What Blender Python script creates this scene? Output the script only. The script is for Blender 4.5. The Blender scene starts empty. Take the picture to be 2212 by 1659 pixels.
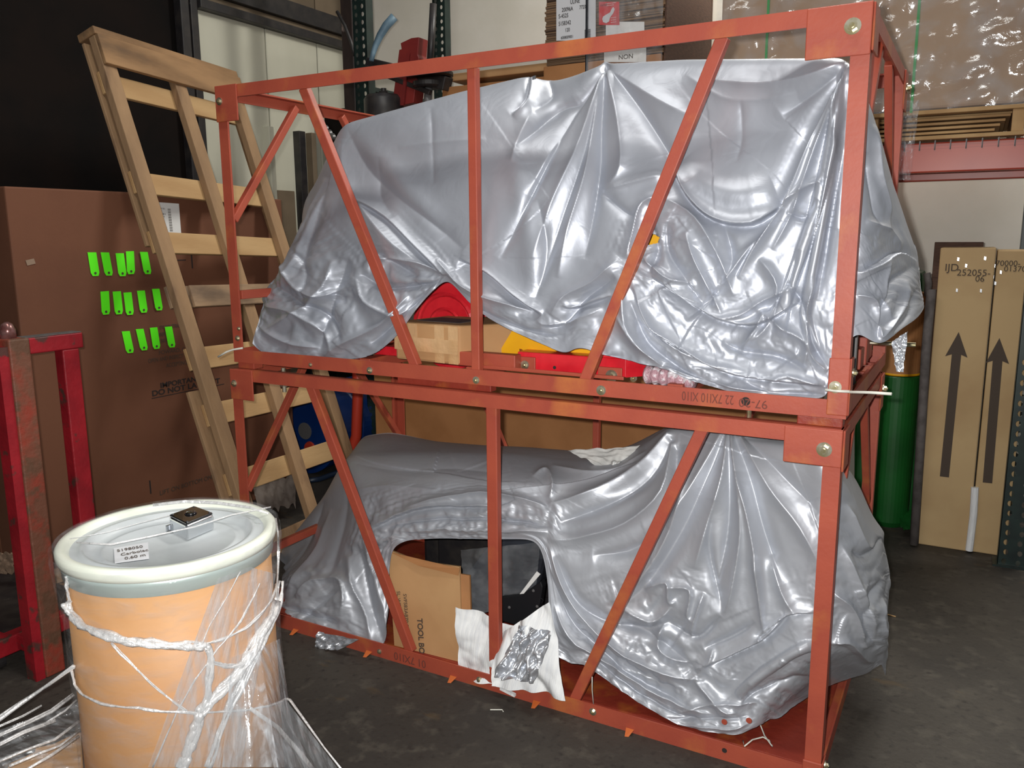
import bpy, bmesh, math, random
import numpy as np
from mathutils import Vector, Matrix
random.seed(7)
rng = np.random.RandomState(11)
scn = bpy.context.scene
COL = scn.collection

# ------------------------------------------------------------------ camera
F_PX = 1783.6179
CAM = np.array([2.6531, -2.3766, 1.6332])
YAW, PITCH, ROLL = -0.5086, 0.1777, -0.0066
_cy, _sy, _cp, _sp = math.cos(YAW), math.sin(YAW), math.cos(PITCH), math.sin(PITCH)
FWD = np.array([_sy*_cp, _cy*_cp, -_sp])
_r = np.array([_cy, -_sy, 0.0]); _u = np.cross(_r, FWD)
_c, _s = math.cos(ROLL), math.sin(ROLL)
RGT = _c*_r + _s*_u; UPV = -_s*_r + _c*_u
cam = bpy.data.cameras.new('camera'); camo = bpy.data.objects.new('camera', cam); COL.objects.link(camo)
cam.sensor_width = 36.0; cam.lens = F_PX*36.0/2212.0; cam.clip_start = 0.05; cam.clip_end = 60
M = Matrix(((RGT[0], UPV[0], -FWD[0]), (RGT[1], UPV[1], -FWD[1]), (RGT[2], UPV[2], -FWD[2])))
camo.matrix_world = Matrix.Translation(Vector(CAM)) @ M.to_4x4()
scn.camera = camo

# ------------------------------------------------------------------ world and light
scn.view_settings.view_transform = 'Standard'; scn.view_settings.look = 'None'
scn.view_settings.gamma = 1.0; scn.view_settings.exposure = 0.0
scn.view_settings.use_curve_mapping = False
wd = bpy.data.worlds.new('warehouse_air'); scn.world = wd; wd.use_nodes = True
wd.node_tree.nodes['Background'].inputs[0].default_value = (0.95, 0.98, 1.0, 1)
wd.node_tree.nodes['Background'].inputs[1].default_value = 0.17
def area(name, loc, target, sx, sy, power, color):
    l = bpy.data.lights.new(name, 'AREA'); l.shape = 'RECTANGLE'; l.size = sx; l.size_y = sy
    l.energy = power; l.color = color
    o = bpy.data.objects.new(name, l); COL.objects.link(o); o.location = loc
    o.rotation_euler = (Vector(target)-Vector(loc)).to_track_quat('-Z', 'Y').to_euler()
    return o
# the camera's own flash, a small bright window just above and left of the lens
flash = area('camera_flash', tuple(CAM + 0.035*UPV - 0.045*RGT + 0.02*FWD), tuple(CAM + 4*FWD), 0.035, 0.022, 74, (1.0, 0.975, 0.94))
# two rows of fluorescent tubes high under the warehouse roof
area('ceiling_tube_near', (1.2, -0.8, 5.2), (1.2, -0.8, 0), 2.4, 0.35, 60, (1.0, 0.97, 0.9))
area('ceiling_tube_far', (2.6, 2.7, 5.2), (2.6, 2.7, 0), 2.4, 0.35, 190, (1.0, 0.97, 0.9))

# ------------------------------------------------------------------ pixel <-> world helpers
def ray(px, py):
    return FWD + (px-1106)/F_PX*RGT - (py-829.5)/F_PX*UPV
def W(px, py, ax, v):
    d = ray(px, py); i = 'xyz'.index(ax); t = (v-CAM[i])/d[i]
    return CAM + t*d
def WP(px, py, p0, n):
    d = ray(px, py); p0 = np.array(p0, float); n = np.array(n, float)
    return CAM + d*(((p0-CAM)@n)/(d@n))
def projn(P):
    d = P-CAM; z = d@FWD
    return np.stack([1106+F_PX*(d@RGT)/z, 829.5-F_PX*(d@UPV)/z], -1)
def V(*a): return np.array(a, float)
def nz(a): a = np.array(a, float); return a/np.linalg.norm(a)

# ------------------------------------------------------------------ materials
MATS = {}
def lin(c): return tuple(((x/255)/12.92 if x/255 <= .04045 else ((x/255+.055)/1.055)**2.4) for x in c)
def mat(name, rgb, rough=.6, metal=0., rgb2=None, scale=6., lo=.4, hi=.65, bump=0., bscale=40., stretch=(1, 1, 1), spec=.5,
        rgb3=None, scale3=3., lo3=.55, hi3=.7, rough2=None, coat=0.):
    """rgb in 0-255; rgb2 / rgb3 mottled over it by noise"""
    if name in MATS: return MATS[name]
    m = bpy.data.materials.new(name); m.use_nodes = True; nt = m.node_tree; N = nt.nodes; L = nt.links
    b = N['Principled BSDF']; b.inputs['Roughness'].default_value = rough; b.inputs['Metallic'].default_value = metal
    b.inputs['Specular IOR Level'].default_value = spec; b.inputs['Coat Weight'].default_value = coat
    tc = N.new('ShaderNodeTexCoord'); mp = N.new('ShaderNodeMapping'); mp.inputs['Scale'].default_value = stretch
    L.new(tc.outputs['Object'], mp.inputs['Vector'])
    def noise(s, det=5):
        n = N.new('ShaderNodeTexNoise'); n.inputs['Scale'].default_value = s; n.inputs['Detail'].default_value = det
        L.new(mp.outputs[0], n.inputs['Vector']); return n
    def ramp(src, a, c):
        r = N.new('ShaderNodeMapRange'); r.inputs[1].default_value = a; r.inputs[2].default_value = c
        L.new(src, r.inputs[0]); return r.outputs[0]
    col = None
    base = lin(rgb)+(1,)
    if rgb2 is not None:
        mx = N.new('ShaderNodeMix'); mx.data_type = 'RGBA'
        mx.inputs[6].default_value = base; mx.inputs[7].default_value = lin(rgb2)+(1,)
        f = ramp(noise(scale).outputs[0], lo, hi); L.new(f, mx.inputs[0]); col = mx.outputs[2]
        if rough2 is not None:
            rr = N.new('ShaderNodeMix'); rr.inputs[2].default_value = rough; rr.inputs[3].default_value = rough2
            L.new(f, rr.inputs[0]); L.new(rr.outputs[0], b.inputs['Roughness'])
    if rgb3 is not None:
        mx = N.new('ShaderNodeMix'); mx.data_type = 'RGBA'
        if col is None: mx.inputs[6].default_value = base
        else: L.new(col, mx.inputs[6])
        mx.inputs[7].default_value = lin(rgb3)+(1,)
        L.new(ramp(noise(scale3, 8).outputs[0], lo3, hi3), mx.inputs[0]); col = mx.outputs[2]
    if col is None: b.inputs['Base Color'].default_value = base
    else: L.new(col, b.inputs['Base Color'])
    if bump:
        bp = N.new('ShaderNodeBump'); bp.inputs['Strength'].default_value = bump; bp.inputs['Distance'].default_value = .01
        L.new(noise(bscale, 4).outputs[0], bp.inputs['Height']); L.new(bp.outputs[0], b.inputs['Normal'])
    MATS[name] = m; return m

red_oxide = mat('red_oxide_paint', (172, 80, 58), .52, rgb2=(156, 68, 52), scale=5, lo=.35, hi=.7, rgb3=(186, 108, 58), scale3=4.5, lo3=.56, hi3=.72, bump=.06, bscale=70)
red_oxide_deck = mat('rusty_red_deck', (146, 56, 40), .45, rgb2=(124, 42, 30), scale=4, rgb3=(176, 98, 42), scale3=6, lo3=.54, hi3=.74, bump=.2)
red_bright = mat('glossy_red_paint', (226, 44, 54), .3, rgb2=(196, 26, 40), scale=8, bump=.05, coat=.2)
red_cart = mat('chipped_red_paint', (158, 28, 38), .45, rgb2=(128, 20, 30), scale=7, rgb3=(84, 52, 46), scale3=14, lo3=.58, hi3=.64, bump=.2)
rust_post = mat('rusty_post', (112, 70, 52), .6, rgb2=(142, 56, 40), scale=9, lo=.45, hi=.6, rgb3=(96, 66, 48), scale3=14, lo3=.5, hi3=.6, bump=.4)
zinc = mat('zinc_plated', (205, 200, 180), .28, metal=.85, rgb2=(170, 160, 120), scale=30)
chrome = mat('chrome', (215, 218, 222), .12, metal=1.)
wood = mat('pallet_wood', (160, 128, 94), .8, rgb2=(134, 106, 78), scale=7, lo=.35, hi=.7, stretch=(1, 1, .25), rgb3=(112, 86, 64), scale3=9, lo3=.6, hi3=.75, bump=.25, bscale=60)
wood_pale = mat('pale_slat_wood', (190, 156, 110), .8, rgb2=(172, 136, 92), scale=6, stretch=(1, .2, 1), rgb3=(140, 108, 76), scale3=12, lo3=.66, hi3=.8, bump=.2, bscale=60)
wood_grey = mat('weathered_slat_wood', (160, 132, 102), .8, rgb2=(112, 92, 74), scale=9, stretch=(1, .3, 1), bump=.3)
wood_old = mat('header_wood', (160, 124, 86), .8, rgb2=(122, 92, 62), scale=7, stretch=(1, .25, 1), rgb3=(84, 66, 50), scale3=5, lo3=.6, hi3=.72, bump=.25)
card = mat('kraft_cardboard', (192, 150, 104), .75, rgb2=(178, 134, 90), scale=3, bump=.08, bscale=20)
card_tan = mat('tan_cardboard', (190, 162, 118), .75, rgb2=(176, 146, 104), scale=3, rgb3=(150, 122, 86), scale3=5, lo3=.66, hi3=.8, bump=.05)
card_wrapped = mat('wrapped_cardboard', (166, 136, 106), .7, rgb2=(152, 122, 94), scale=3)
card_brown = mat('brown_cardboard', (112, 70, 48), .8, rgb2=(102, 62, 42), scale=2, bump=.06)
card_orange = mat('orange_cardboard', (172, 120, 74), .75, rgb2=(156, 106, 62), scale=4, bump=.05)
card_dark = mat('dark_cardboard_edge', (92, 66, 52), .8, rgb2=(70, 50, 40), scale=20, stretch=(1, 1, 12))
card_edge = mat('layered_cardboard', (138, 108, 78), .6, rgb2=(74, 54, 40), scale=5, stretch=(.4, .4, 34), lo=.42, hi=.58, bump=.5, bscale=5)
fiber = mat('fibreboard', (204, 152, 98), .55, rgb2=(194, 142, 90), scale=4, rgb3=(166, 118, 74), scale3=5, lo3=.68, hi3=.85, bump=.04)
lid_white = mat('lid_plastic', (236, 240, 226), .3, rgb2=(222, 228, 216), scale=4)
lid_grey = mat('lid_dish_plastic', (196, 202, 204), .35, rgb2=(180, 186, 190), scale=3)
ring_metal = mat('galvanised_ring', (196, 212, 208), .35, metal=.35)
black_gloss = mat('black_gloss', (20, 20, 22), .14, coat=.5)
black_matt = mat('black_plastic', (28, 29, 32), .4)
black_wrap = mat('film_wrapped_black', (58, 62, 70), .22, rgb2=(40, 42, 48), scale=5, bump=.5, bscale=9, coat=.4)
foam_white = mat('white_foam', (236, 238, 238), .8, rgb2=(222, 225, 228), scale=14, stretch=(8, 1, 1), bump=.3, bscale=26)
paper = mat('white_paper', (232, 232, 230), .7)
paper_grey = mat('paper_label', (216, 218, 222), .7)
ink = mat('black_ink', (42, 34, 32), .8)
ink_soft = mat('faded_ink', (74, 62, 52), .8)
ink_rail = mat('grease_pencil', (112, 58, 48), .8)
neon = mat('neon_green_card', (96, 255, 22), .7)
yellow = mat('yellow_sheet', (240, 178, 12), .55, rgb2=(228, 162, 10), scale=4)
green_steel = mat('green_steel', (22, 92, 36), .42, rgb2=(17, 78, 30), scale=5, bump=.04)
green_dark = mat('dark_green_rack', (30, 48, 44), .4, rgb2=(20, 32, 32), scale=12, rgb3=(84, 96, 90), scale3=30, lo3=.7, hi3=.76)
beam_red = mat('red_rack_beam', (180, 80, 62), .32, rgb2=(168, 68, 54), scale=3)
wall_white = mat('painted_wall', (240, 234, 222), .8, rgb2=(230, 224, 210), scale=2.2, rgb3=(138, 134, 124), scale3=18, lo3=.74, hi3=.8, bump=.05)
panel_white = mat('panel_wall', (208, 206, 188), .7, rgb2=(196, 194, 176), scale=2, rgb3=(120, 116, 104), scale3=22, lo3=.76, hi3=.8, stretch=(1, 1, .35))
panel_brown = mat('brown_board', (120, 104, 84), .75, rgb2=(104, 90, 72), scale=3)
wall_dark = mat('black_curtain', (26, 19, 16), .85, spec=.15, rgb2=(18, 15, 14), scale=3, bump=.25, bscale=5)
frame_black = mat('black_steel', (38, 36, 38), .4, rgb2=(54, 50, 48), scale=14, rgb3=(120, 112, 104), scale3=26, lo3=.72, hi3=.78)
post_brown = mat('scraped_steel', (60, 48, 44), .45, rgb2=(40, 34, 34), scale=8, rgb3=(150, 132, 124), scale3=13, lo3=.66, hi3=.72, stretch=(1, 1, .4))
blue_pipe = mat('blue_grey_hose', (96, 122, 138), .5, rgb2=(70, 92, 108), scale=12)
blue_drum = mat('blue_drum_paint', (18, 52, 112), .32, rgb2=(12, 42, 96), scale=4)
grey_foam = mat('grey_pipe_foam', (98, 92, 90), .8, rgb2=(78, 72, 70), scale=20)
grey_steel = mat('grey_steel', (120, 118, 118), .4, metal=.3)
orange_red = mat('orange_red_steel', (190, 60, 40), .45)
strap_green = mat('green_strapping', (26, 150, 60), .3)
strap_black = mat('black_strapping', (30, 32, 38), .35)
label_red = mat('red_label', (214, 36, 40), .5)
tie_white = mat('nylon_tie', (214, 214, 204), .4)
debris_grey = mat('grey_wrapping', (110, 100, 92), .7, rgb2=(80, 70, 64), scale=6)

# concrete floor: dark stained, with pale wear and rusty patches
def floor_material():
    m = bpy.data.materials.new('stained_concrete'); m.use_nodes = True; nt = m.node_tree; N = nt.nodes; L = nt.links
    b = N['Principled BSDF']; b.inputs['Roughness'].default_value = .62; b.inputs['Specular IOR Level'].default_value = .35
    tc = N.new('ShaderNodeTexCoord')
    def nz_(s, d=6, st=(1, 1, 1)):
        mp = N.new('ShaderNodeMapping'); mp.inputs['Scale'].default_value = st; L.new(tc.outputs['Object'], mp.inputs[0])
        n = N.new('ShaderNodeTexNoise'); n.inputs['Scale'].default_value = s; n.inputs['Detail'].default_value = d; L.new(mp.outputs[0], n.inputs[0]); return n.outputs[0]
    def mix(a, bcol, src, lo, hi):
        mx = N.new('ShaderNodeMix'); mx.data_type = 'RGBA'; r = N.new('ShaderNodeMapRange'); r.inputs[1].default_value = lo; r.inputs[2].default_value = hi
        L.new(src, r.inputs[0]); L.new(r.outputs[0], mx.inputs[0])
        if isinstance(a, tuple): mx.inputs[6].default_value = lin(a)+(1,)
        else: L.new(a, mx.inputs[6])
        mx.inputs[7].default_value = lin(bcol)+(1,); return mx.outputs[2]
    c = mix((68, 63, 57), (56, 52, 48), nz_(2.2), .38, .62)
    c = mix(c, (84, 79, 71), nz_(16, 8), .54, .78)
    c = mix(c, (46, 42, 39), nz_(38, 8), .56, .76)
    c = mix(c, (88, 72, 50), nz_(5, 7, (1, 2.2, 1)), .66, .8)
    c = mix(c, (120, 116, 108), nz_(70, 3, (1, 6, 1)), .72, .78)
    L.new(c, b.inputs['Base Color'])
    bp = N.new('ShaderNodeBump'); bp.inputs['Strength'].default_value = .35; bp.inputs['Distance'].default_value = .006
    L.new(nz_(55, 6), bp.inputs['Height']); L.new(bp.outputs[0], b.inputs['Normal'])
    return m
concrete = floor_material()

def tarp_material(name, col, rough, metal):
    m = bpy.data.materials.new(name); m.use_nodes = True; nt = m.node_tree; N = nt.nodes; L = nt.links
    b = N['Principled BSDF']; b.inputs['Metallic'].default_value = metal; b.inputs['Roughness'].default_value = rough
    tc = N.new('ShaderNodeTexCoord')
    mx = N.new('ShaderNodeMix'); mx.data_type = 'RGBA'; mx.inputs[6].default_value = lin(col)+(1,); mx.inputs[7].default_value = lin(tuple(int(c*.93) for c in col))+(1,)
    n = N.new('ShaderNodeTexNoise'); n.inputs['Scale'].default_value = 5; n.inputs['Detail'].default_value = 6; L.new(tc.outputs['Object'], n.inputs[0]); L.new(n.outputs[0], mx.inputs[0]); L.new(mx.outputs[2], b.inputs['Base Color'])
    h1 = N.new('ShaderNodeTexNoise'); h1.inputs['Scale'].default_value = 9; h1.inputs['Detail'].default_value = 3; h1.inputs['Distortion'].default_value = 1.2
    L.new(tc.outputs['Object'], h1.inputs[0])
    h2 = N.new('ShaderNodeTexVoronoi'); h2.feature = 'DISTANCE_TO_EDGE'; h2.inputs['Scale'].default_value = 7
    mp = N.new('ShaderNodeMapping'); mp.inputs['Scale'].default_value = (1, 1, .8)
    wv = N.new('ShaderNodeMix'); wv.data_type = 'VECTOR'; wv.inputs[0].default_value = .06; L.new(tc.outputs['Object'], wv.inputs[4]); L.new(h1.outputs[1], wv.inputs[5])
    L.new(wv.outputs[1], h2.inputs[0])
    r = N.new('ShaderNodeMapRange'); r.inputs[1].default_value = 0; r.inputs[2].default_value = .09; L.new(h2.outputs[0], r.inputs[0])
    ad = N.new('ShaderNodeMath'); ad.operation = 'MULTIPLY_ADD'; ad.inputs[1].default_value = .10; L.new(r.outputs[0], ad.inputs[0]); L.new(h1.outputs[0], ad.inputs[2])
    bp = N.new('ShaderNodeBump'); bp.inputs['Strength'].default_value = .10; bp.inputs['Distance'].default_value = .02
    L.new(ad.outputs[0], bp.inputs['Height']); L.new(bp.outputs[0], b.inputs['Normal'])
    return m
silver = tarp_material('silver_tarpaulin', (184, 189, 199), .45, .46)
silver_low = tarp_material('silver_tarpaulin_dull', (190, 194, 202), .45, .42)
silver_foil = tarp_material('silver_foil_bright', (214, 218, 224), .24, .7)

def film_material(name, fac, streak, tint=(235, 240, 245), rough=.12, milky=0., stretch=(30, 30, 2), bump=.6):
    """thin stretch film: mostly clear, glossy, with cloudy streaks"""
    m = bpy.data.materials.new(name); m.use_nodes = True; nt = m.node_tree; N = nt.nodes; L = nt.links
    for n in list(N): N.remove(n)
    out = N.new('ShaderNodeOutputMaterial'); tr = N.new('ShaderNodeBsdfTransparent')
    gl = N.new('ShaderNodeBsdfPrincipled'); gl.inputs['Base Color'].default_value = lin(tint)+(1,); gl.inputs['Roughness'].default_value = rough; gl.inputs['Metallic'].default_value = .35
    mx = N.new('ShaderNodeMixShader'); tc = N.new('ShaderNodeTexCoord'); mp = N.new('ShaderNodeMapping'); mp.inputs['Scale'].default_value = stretch
    n = N.new('ShaderNodeTexNoise'); n.inputs['Scale'].default_value = 1.; n.inputs['Detail'].default_value = 5; n.inputs['Distortion'].default_value = .4
    L.new(tc.outputs['Object'], mp.inputs[0]); L.new(mp.outputs[0], n.inputs[0])
    r = N.new('ShaderNodeMapRange'); r.inputs[1].default_value = .45; r.inputs[2].default_value = .72; r.inputs[3].default_value = fac; r.inputs[4].default_value = fac+streak
    L.new(n.outputs[0], r.inputs[0]); L.new(r.outputs[0], mx.inputs[0])
    bp = N.new('ShaderNodeBump'); bp.inputs['Strength'].default_value = bump; bp.inputs['Distance'].default_value = .01; L.new(n.outputs[0], bp.inputs['Height']); L.new(bp.outputs[0], gl.inputs['Normal'])
    L.new(tr.outputs[0], mx.inputs[1]); L.new(gl.outputs[0], mx.inputs[2]); L.new(mx.outputs[0], out.inputs[0])
    return m
film = film_material('stretch_film', .07, .16, stretch=(10, 10, 26), rough=.10, bump=1.)
film_lid = film_material('lid_film', .04, .12, stretch=(5, 18, 5))
film_band = film_material('bunched_film', .62, .36, tint=(250, 250, 250), rough=.3, stretch=(60, 60, 30))
film_fan = film_material('stretched_film_fan', .18, .5, stretch=(34, 34, 3))
film_floor = film_material('loose_film', .10, .4, stretch=(4, 40, 30), rough=.08)
film_goods = film_material('carton_film', .10, .22, stretch=(7, 7, 9), rough=.14, bump=1.)
bubble = mat('bubble_wrap', (190, 150, 160), .2, rgb2=(230, 225, 230), scale=45, lo=.5, hi=.6, bump=.8, bscale=80, coat=.4)

# ------------------------------------------------------------------ mesh helpers
def tag(o, label=None, cat=None, group=None, kind=None):
    if label: o['label'] = label
    if cat: o['category'] = cat
    if group: o['group'] = group
    if kind: o['kind'] = kind
    return o
def wloc(o):
    l = Vector((0, 0, 0))
    while o: l += o.location; o = o.parent
    return l
def thing(name, loc, label, cat, group=None):
    o = bpy.data.objects.new(name, None); COL.objects.link(o); o.location = tuple(loc); o.empty_display_size = .1
    return tag(o, label, cat, group)
class MB:
    def __init__(s): s.v = []; s.f = []; s.m = []
    def add(s, vs, fs, mi=0):
        n = len(s.v); s.v += [tuple(map(float, p)) for p in vs]; s.f += [tuple(i+n for i in f) for f in fs]; s.m += [mi]*len(fs); return s
    def obox(s, c, a, b, d, mi=0):
        """centre c and three half vectors"""
        c, a, b, d = map(lambda q: np.array(q, float), (c, a, b, d))
        vs = [c+i*a+j*b+k*d for i in (-1, 1) for j in (-1, 1) for k in (-1, 1)]
        fs = [(0, 1, 3, 2), (4, 6, 7, 5), (0, 4, 5, 1), (2, 3, 7, 6), (0, 2, 6, 4), (1, 5, 7, 3)]
        if np.cross(a, b)@d < 0: fs = [f[::-1] for f in fs]
        return s.add(vs, fs, mi)
    def box(s, x0, x1, y0, y1, z0, z1, mi=0):
        return s.obox(((x0+x1)/2, (y0+y1)/2, (z0+z1)/2), ((x1-x0)/2, 0, 0), (0, (y1-y0)/2, 0), (0, 0, (z1-z0)/2), mi)
    def beam(s, A, B, w, t, side):
        """bar from A to B; w across 'side', t through the third axis"""
        A, B = np.array(A, float), np.array(B, float); d = B-A; L = np.linalg.norm(d); d /= L
        sd = np.array(side, float); sd -= (sd@d)*d; sd /= np.linalg.norm(sd); th = np.cross(d, sd)
        return s.obox((A+B)/2, d*L/2, sd*w/2, th*t/2)
    def quad(s, *p): return s.add(p, [tuple(range(len(p)))])
    def prism(s, poly, off):
        """closed planar polygon extruded by vector off"""
        poly = [np.array(p, float) for p in poly]; n = len(poly); off = np.array(off, float)
        nn = sum(np.cross(poly[i]-poly[0], poly[(i+1) % n]-poly[0]) for i in range(n))
        if nn@off > 0: poly = poly[::-1]
        vs = poly+[p+off for p in poly]
        fs = [tuple(range(n)), tuple(range(2*n-1, n-1, -1))]+[((i+1) % n, i, n+i, n+(i+1) % n) for i in range(n)]
        return s.add(vs, fs)
    def tube(s, pts, r, n=8, cap=True):
        pts = [np.array(p, float) for p in pts]; rr = r if hasattr(r, '__len__') else [r]*len(pts)
        rings = []; up = None
        for i, p in enumerate(pts):
            d = pts[min(i+1, len(pts)-1)]-pts[max(i-1, 0)]; d = d/np.linalg.norm(d)
            if up is None:
                up = np.array([0, 0, 1.]) if abs(d[2]) < .9 else np.array([1., 0, 0])
            up = up-(up@d)*d; up /= np.linalg.norm(up); sd = np.cross(d, up)
            rings.append([p+rr[i]*(math.cos(2*math.pi*k/n)*up+math.sin(2*math.pi*k/n)*sd) for k in range(n)])
        vs = [q for R_ in rings for q in R_]
        fs = [(i*n+k, i*n+(k+1) % n, (i+1)*n+(k+1) % n, (i+1)*n+k) for i in range(len(pts)-1) for k in range(n)]
        if cap: fs += [tuple(range(n-1, -1, -1)), tuple(range((len(pts)-1)*n, len(pts)*n))]
        return s.add(vs, fs)
    def lathe(s, c, prof, n=48, axis=(0, 0, 1), mi=0):
        """prof list of (radius, height) along axis"""
        ax = nz(axis); e1 = nz(np.cross(ax, (0, 1, 0) if abs(ax[1]) < .9 else (1, 0, 0))); e2 = np.cross(ax, e1); c = np.array(c, float)
        vs = []
        for (r, h) in prof:
            for k in range(n):
                a = 2*math.pi*k/n; vs.append(c+ax*h+r*(math.cos(a)*e1+math.sin(a)*e2))
        fs = [(i*n+k, i*n+(k+1) % n, (i+1)*n+(k+1) % n, (i+1)*n+k) for i in range(len(prof)-1) for k in range(n)]
        return s.add(vs, fs, mi)
    def cyl(s, A, B, r, n=16):
        return s.tube([A, B], r, n)
def build(mb, name, m, parent=None, bevel=0., smooth=False, seg=2, kind=None, origin=None):
    vs = np.array(mb.v)
    pl = np.array(wloc(parent)) if parent else np.zeros(3)
    if origin is None:
        c = (vs.min(0)+vs.max(0))/2
        if parent is None: c[2] = vs[:, 2].min()
    else: c = np.array(origin, float)
    me = bpy.data.meshes.new(name); me.from_pydata((vs-c).tolist(), [], mb.f); me.validate(); me.update()
    ms = m if isinstance(m, (list, tuple)) else [m]
    for q in ms: me.materials.append(q)
    if len(ms) > 1:
        for p, i in zip(me.polygons, mb.m): p.material_index = i
    bm = bmesh.new(); bm.from_mesh(me)
    if bevel: bmesh.ops.recalc_face_normals(bm, faces=bm.faces)
    bm.to_mesh(me); bm.free()
    o = bpy.data.objects.new(name, me); COL.objects.link(o)
    if parent: o.parent = parent
    o.location = tuple(c-pl)
    if smooth:
        for p in me.polygons: p.use_smooth = True
    if bevel:
        md = o.modifiers.new('edge', 'BEVEL'); md.width = bevel; md.segments = seg; md.limit_method = 'ANGLE'
    if kind: o['kind'] = kind
    return o
def text(body, origin, right, up, size, m, parent, name='lettering', squeeze=1., align='LEFT', bold=0.):
    cu = bpy.data.curves.new('t', 'FONT'); cu.body = body; cu.size = size; cu.align_x = align; cu.align_y = 'BOTTOM_BASELINE'; cu.offset = bold
    cu.extrude = .0004
    to = bpy.data.objects.new('t', cu); COL.objects.link(to); bpy.context.view_layer.update()
    me = bpy.data.meshes.new_from_object(to.evaluated_get(bpy.context.evaluated_depsgraph_get()))
    bpy.data.objects.remove(to); bpy.data.curves.remove(cu)
    r = nz(right); u = np.array(up, float); u = u-(u@r)*r; u /= np.linalg.norm(u); n = np.cross(r, u); o3 = np.array(origin, float)
    pl = np.array(wloc(parent)) if parent else 0
    for v in me.vertices:
        p = o3 + r*v.co.x*squeeze + u*v.co.y + n*(v.co.z+.0012); v.co = Vector(p-o3)
    me.materials.clear(); me.materials.append(m)
    o = bpy.data.objects.new(name, me); COL.objects.link(o); o.parent = parent; o.location = tuple(o3-pl)
    return o
def hexbolt(p, n, r, parent, name='bolt', m=None, head=.6):
    """washer and hex head, p on the surface, n outwards"""
    mb = MB(); n = nz(n); p = np.array(p, float)
    mb.tube([p, p+n*.003], r, 16); mb.tube([p+n*.003, p+n*(.003+r*.55)], r*head, 6)
    mb.tube([p+n*(.003+r*.55), p+n*(.003+r*.75)], r*.3, 8)
    return build(mb, name, m or zinc, parent)

# ================================================================== THE SETTING
def struct(o): o['kind'] = 'structure'; return o
struct(build(MB().box(-4.2, 5.2, -4.0, 3.55, -.1, 0), 'floor', concrete))
WY = 3.45                                   # back wall
WX = -2.1                                   # left wall
struct(build(MB().box(WX, 5.2, WY, WY+.1, 0, 4.6), 'wall_back', wall_white))
struct(build(MB().box(WX-.12, WX-.04, -4.0, 3.55, 0, 4.6), 'wall_left', wall_dark))
# pale panelled sliding door in a black steel frame, set in the left wall
dr = thing('door_1', (WX, 2.4, 0), None, None); dr['kind'] = 'structure'
ys = [1.78, 2.42, 2.98, 3.44]
for a, b in zip(ys[:-1], ys[1:]):
    build(MB().box(WX-.035, WX-.005, a+.006, b-.006, 1.2, 3.16), 'panel', panel_white, dr, bevel=.004)
    build(MB().box(WX-.035, WX-.005, a+.006, b-.006, 3.24, 4.4), 'upper_panel', panel_brown, dr, bevel=.004)
build(MB().box(WX-.02, WX+.05, 1.62, 1.69, 0, 4.4), 'frame_post', frame_black, dr, bevel=.006)
build(MB().box(WX-.02, WX+.03, 1.72, 1.78, 0, 4.4), 'frame_post', frame_black, dr, bevel=.006)
build(MB().box(WX-.02, WX+.06, 1.78, 3.44, 3.16, 3.22), 'frame_rail', frame_black, dr, bevel=.004)
build(MB().box(WX-.02, WX+.045, 1.78, 3.44, 3.27, 3.40), 'frame_rail', frame_black, dr, bevel=.004)
build(MB().box(WX-.03, WX+.005, 1.78, 3.44, 3.225, 3.265), 'track_strip', panel_brown, dr)
build(MB().box(WX-.03, WX+.02, 2.30, 2.62, 0, 1.99), 'kick_board', panel_brown, dr, bevel=.004)
for a, m_, w_ in ((2.66, frame_black, .07), (2.80, panel_brown, .05), (2.34, panel_white, .05)):
    build(MB().box(WX-.02, WX+.06, a, a+w_, 0, 2.45), 'lower_frame_post', m_, dr, bevel=.004)
# dark steel building column at the corner of the bay
c0 = W(752, 120, 'y', 2.35)
struct(build(MB().box(c0[0]-.055, c0[0]+.05, 2.35, 2.46, 0, 4.4), 'trim_1', post_brown, bevel=.01))

# ================================================================== PALLET RACK
def perforated(mb, x0, x1, y, z0, z1, pitch=.05, r=.012, t=.003, axis='x', cols=(.5,)):
    """flat plate with a column of real holes; plate lies in the x-z plane (axis x) or y-z plane (axis y)"""
    n = int((z1-z0)/pitch); w = x1-x0
    def P(a, b, d): return (a, y+d, b) if axis == 'x' else (y+d, a, b)
    for i in range(n):
        za, zb = z0+i*pitch, z0+(i+1)*pitch
        for ci in range(len(cols)):
            xa = x0+w*ci/len(cols); xb = x0+w*(ci+1)/len(cols); cx = (xa+xb)/2+(.002 if i % 2 else -.002); cz = (za+zb)/2
            outer = [(xa, za), (cx, za), (xb, za), (xb, cz), (xb, zb), (cx, zb), (xa, zb), (xa, cz)]
            inner = [(cx+r*math.cos(a), cz+1.35*r*math.sin(a)) for a in [math.radians(d) for d in (225, 270, 315, 0, 45, 90, 135, 180)]]
            vs = [P(a, b, 0) for a, b in outer+inner]
            mb.add(vs, [(k, (k+1) % 8, 8+(k+1) % 8, 8+k) for k in range(8)])
rack = thing('pallet_rack', (0.9, 2.75, 0), 'tall warehouse pallet rack with dark green perforated uprights and red beams against the back wall', 'rack')
UX = [(-1.09, -.98), (2.865, 2.985)]
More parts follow.
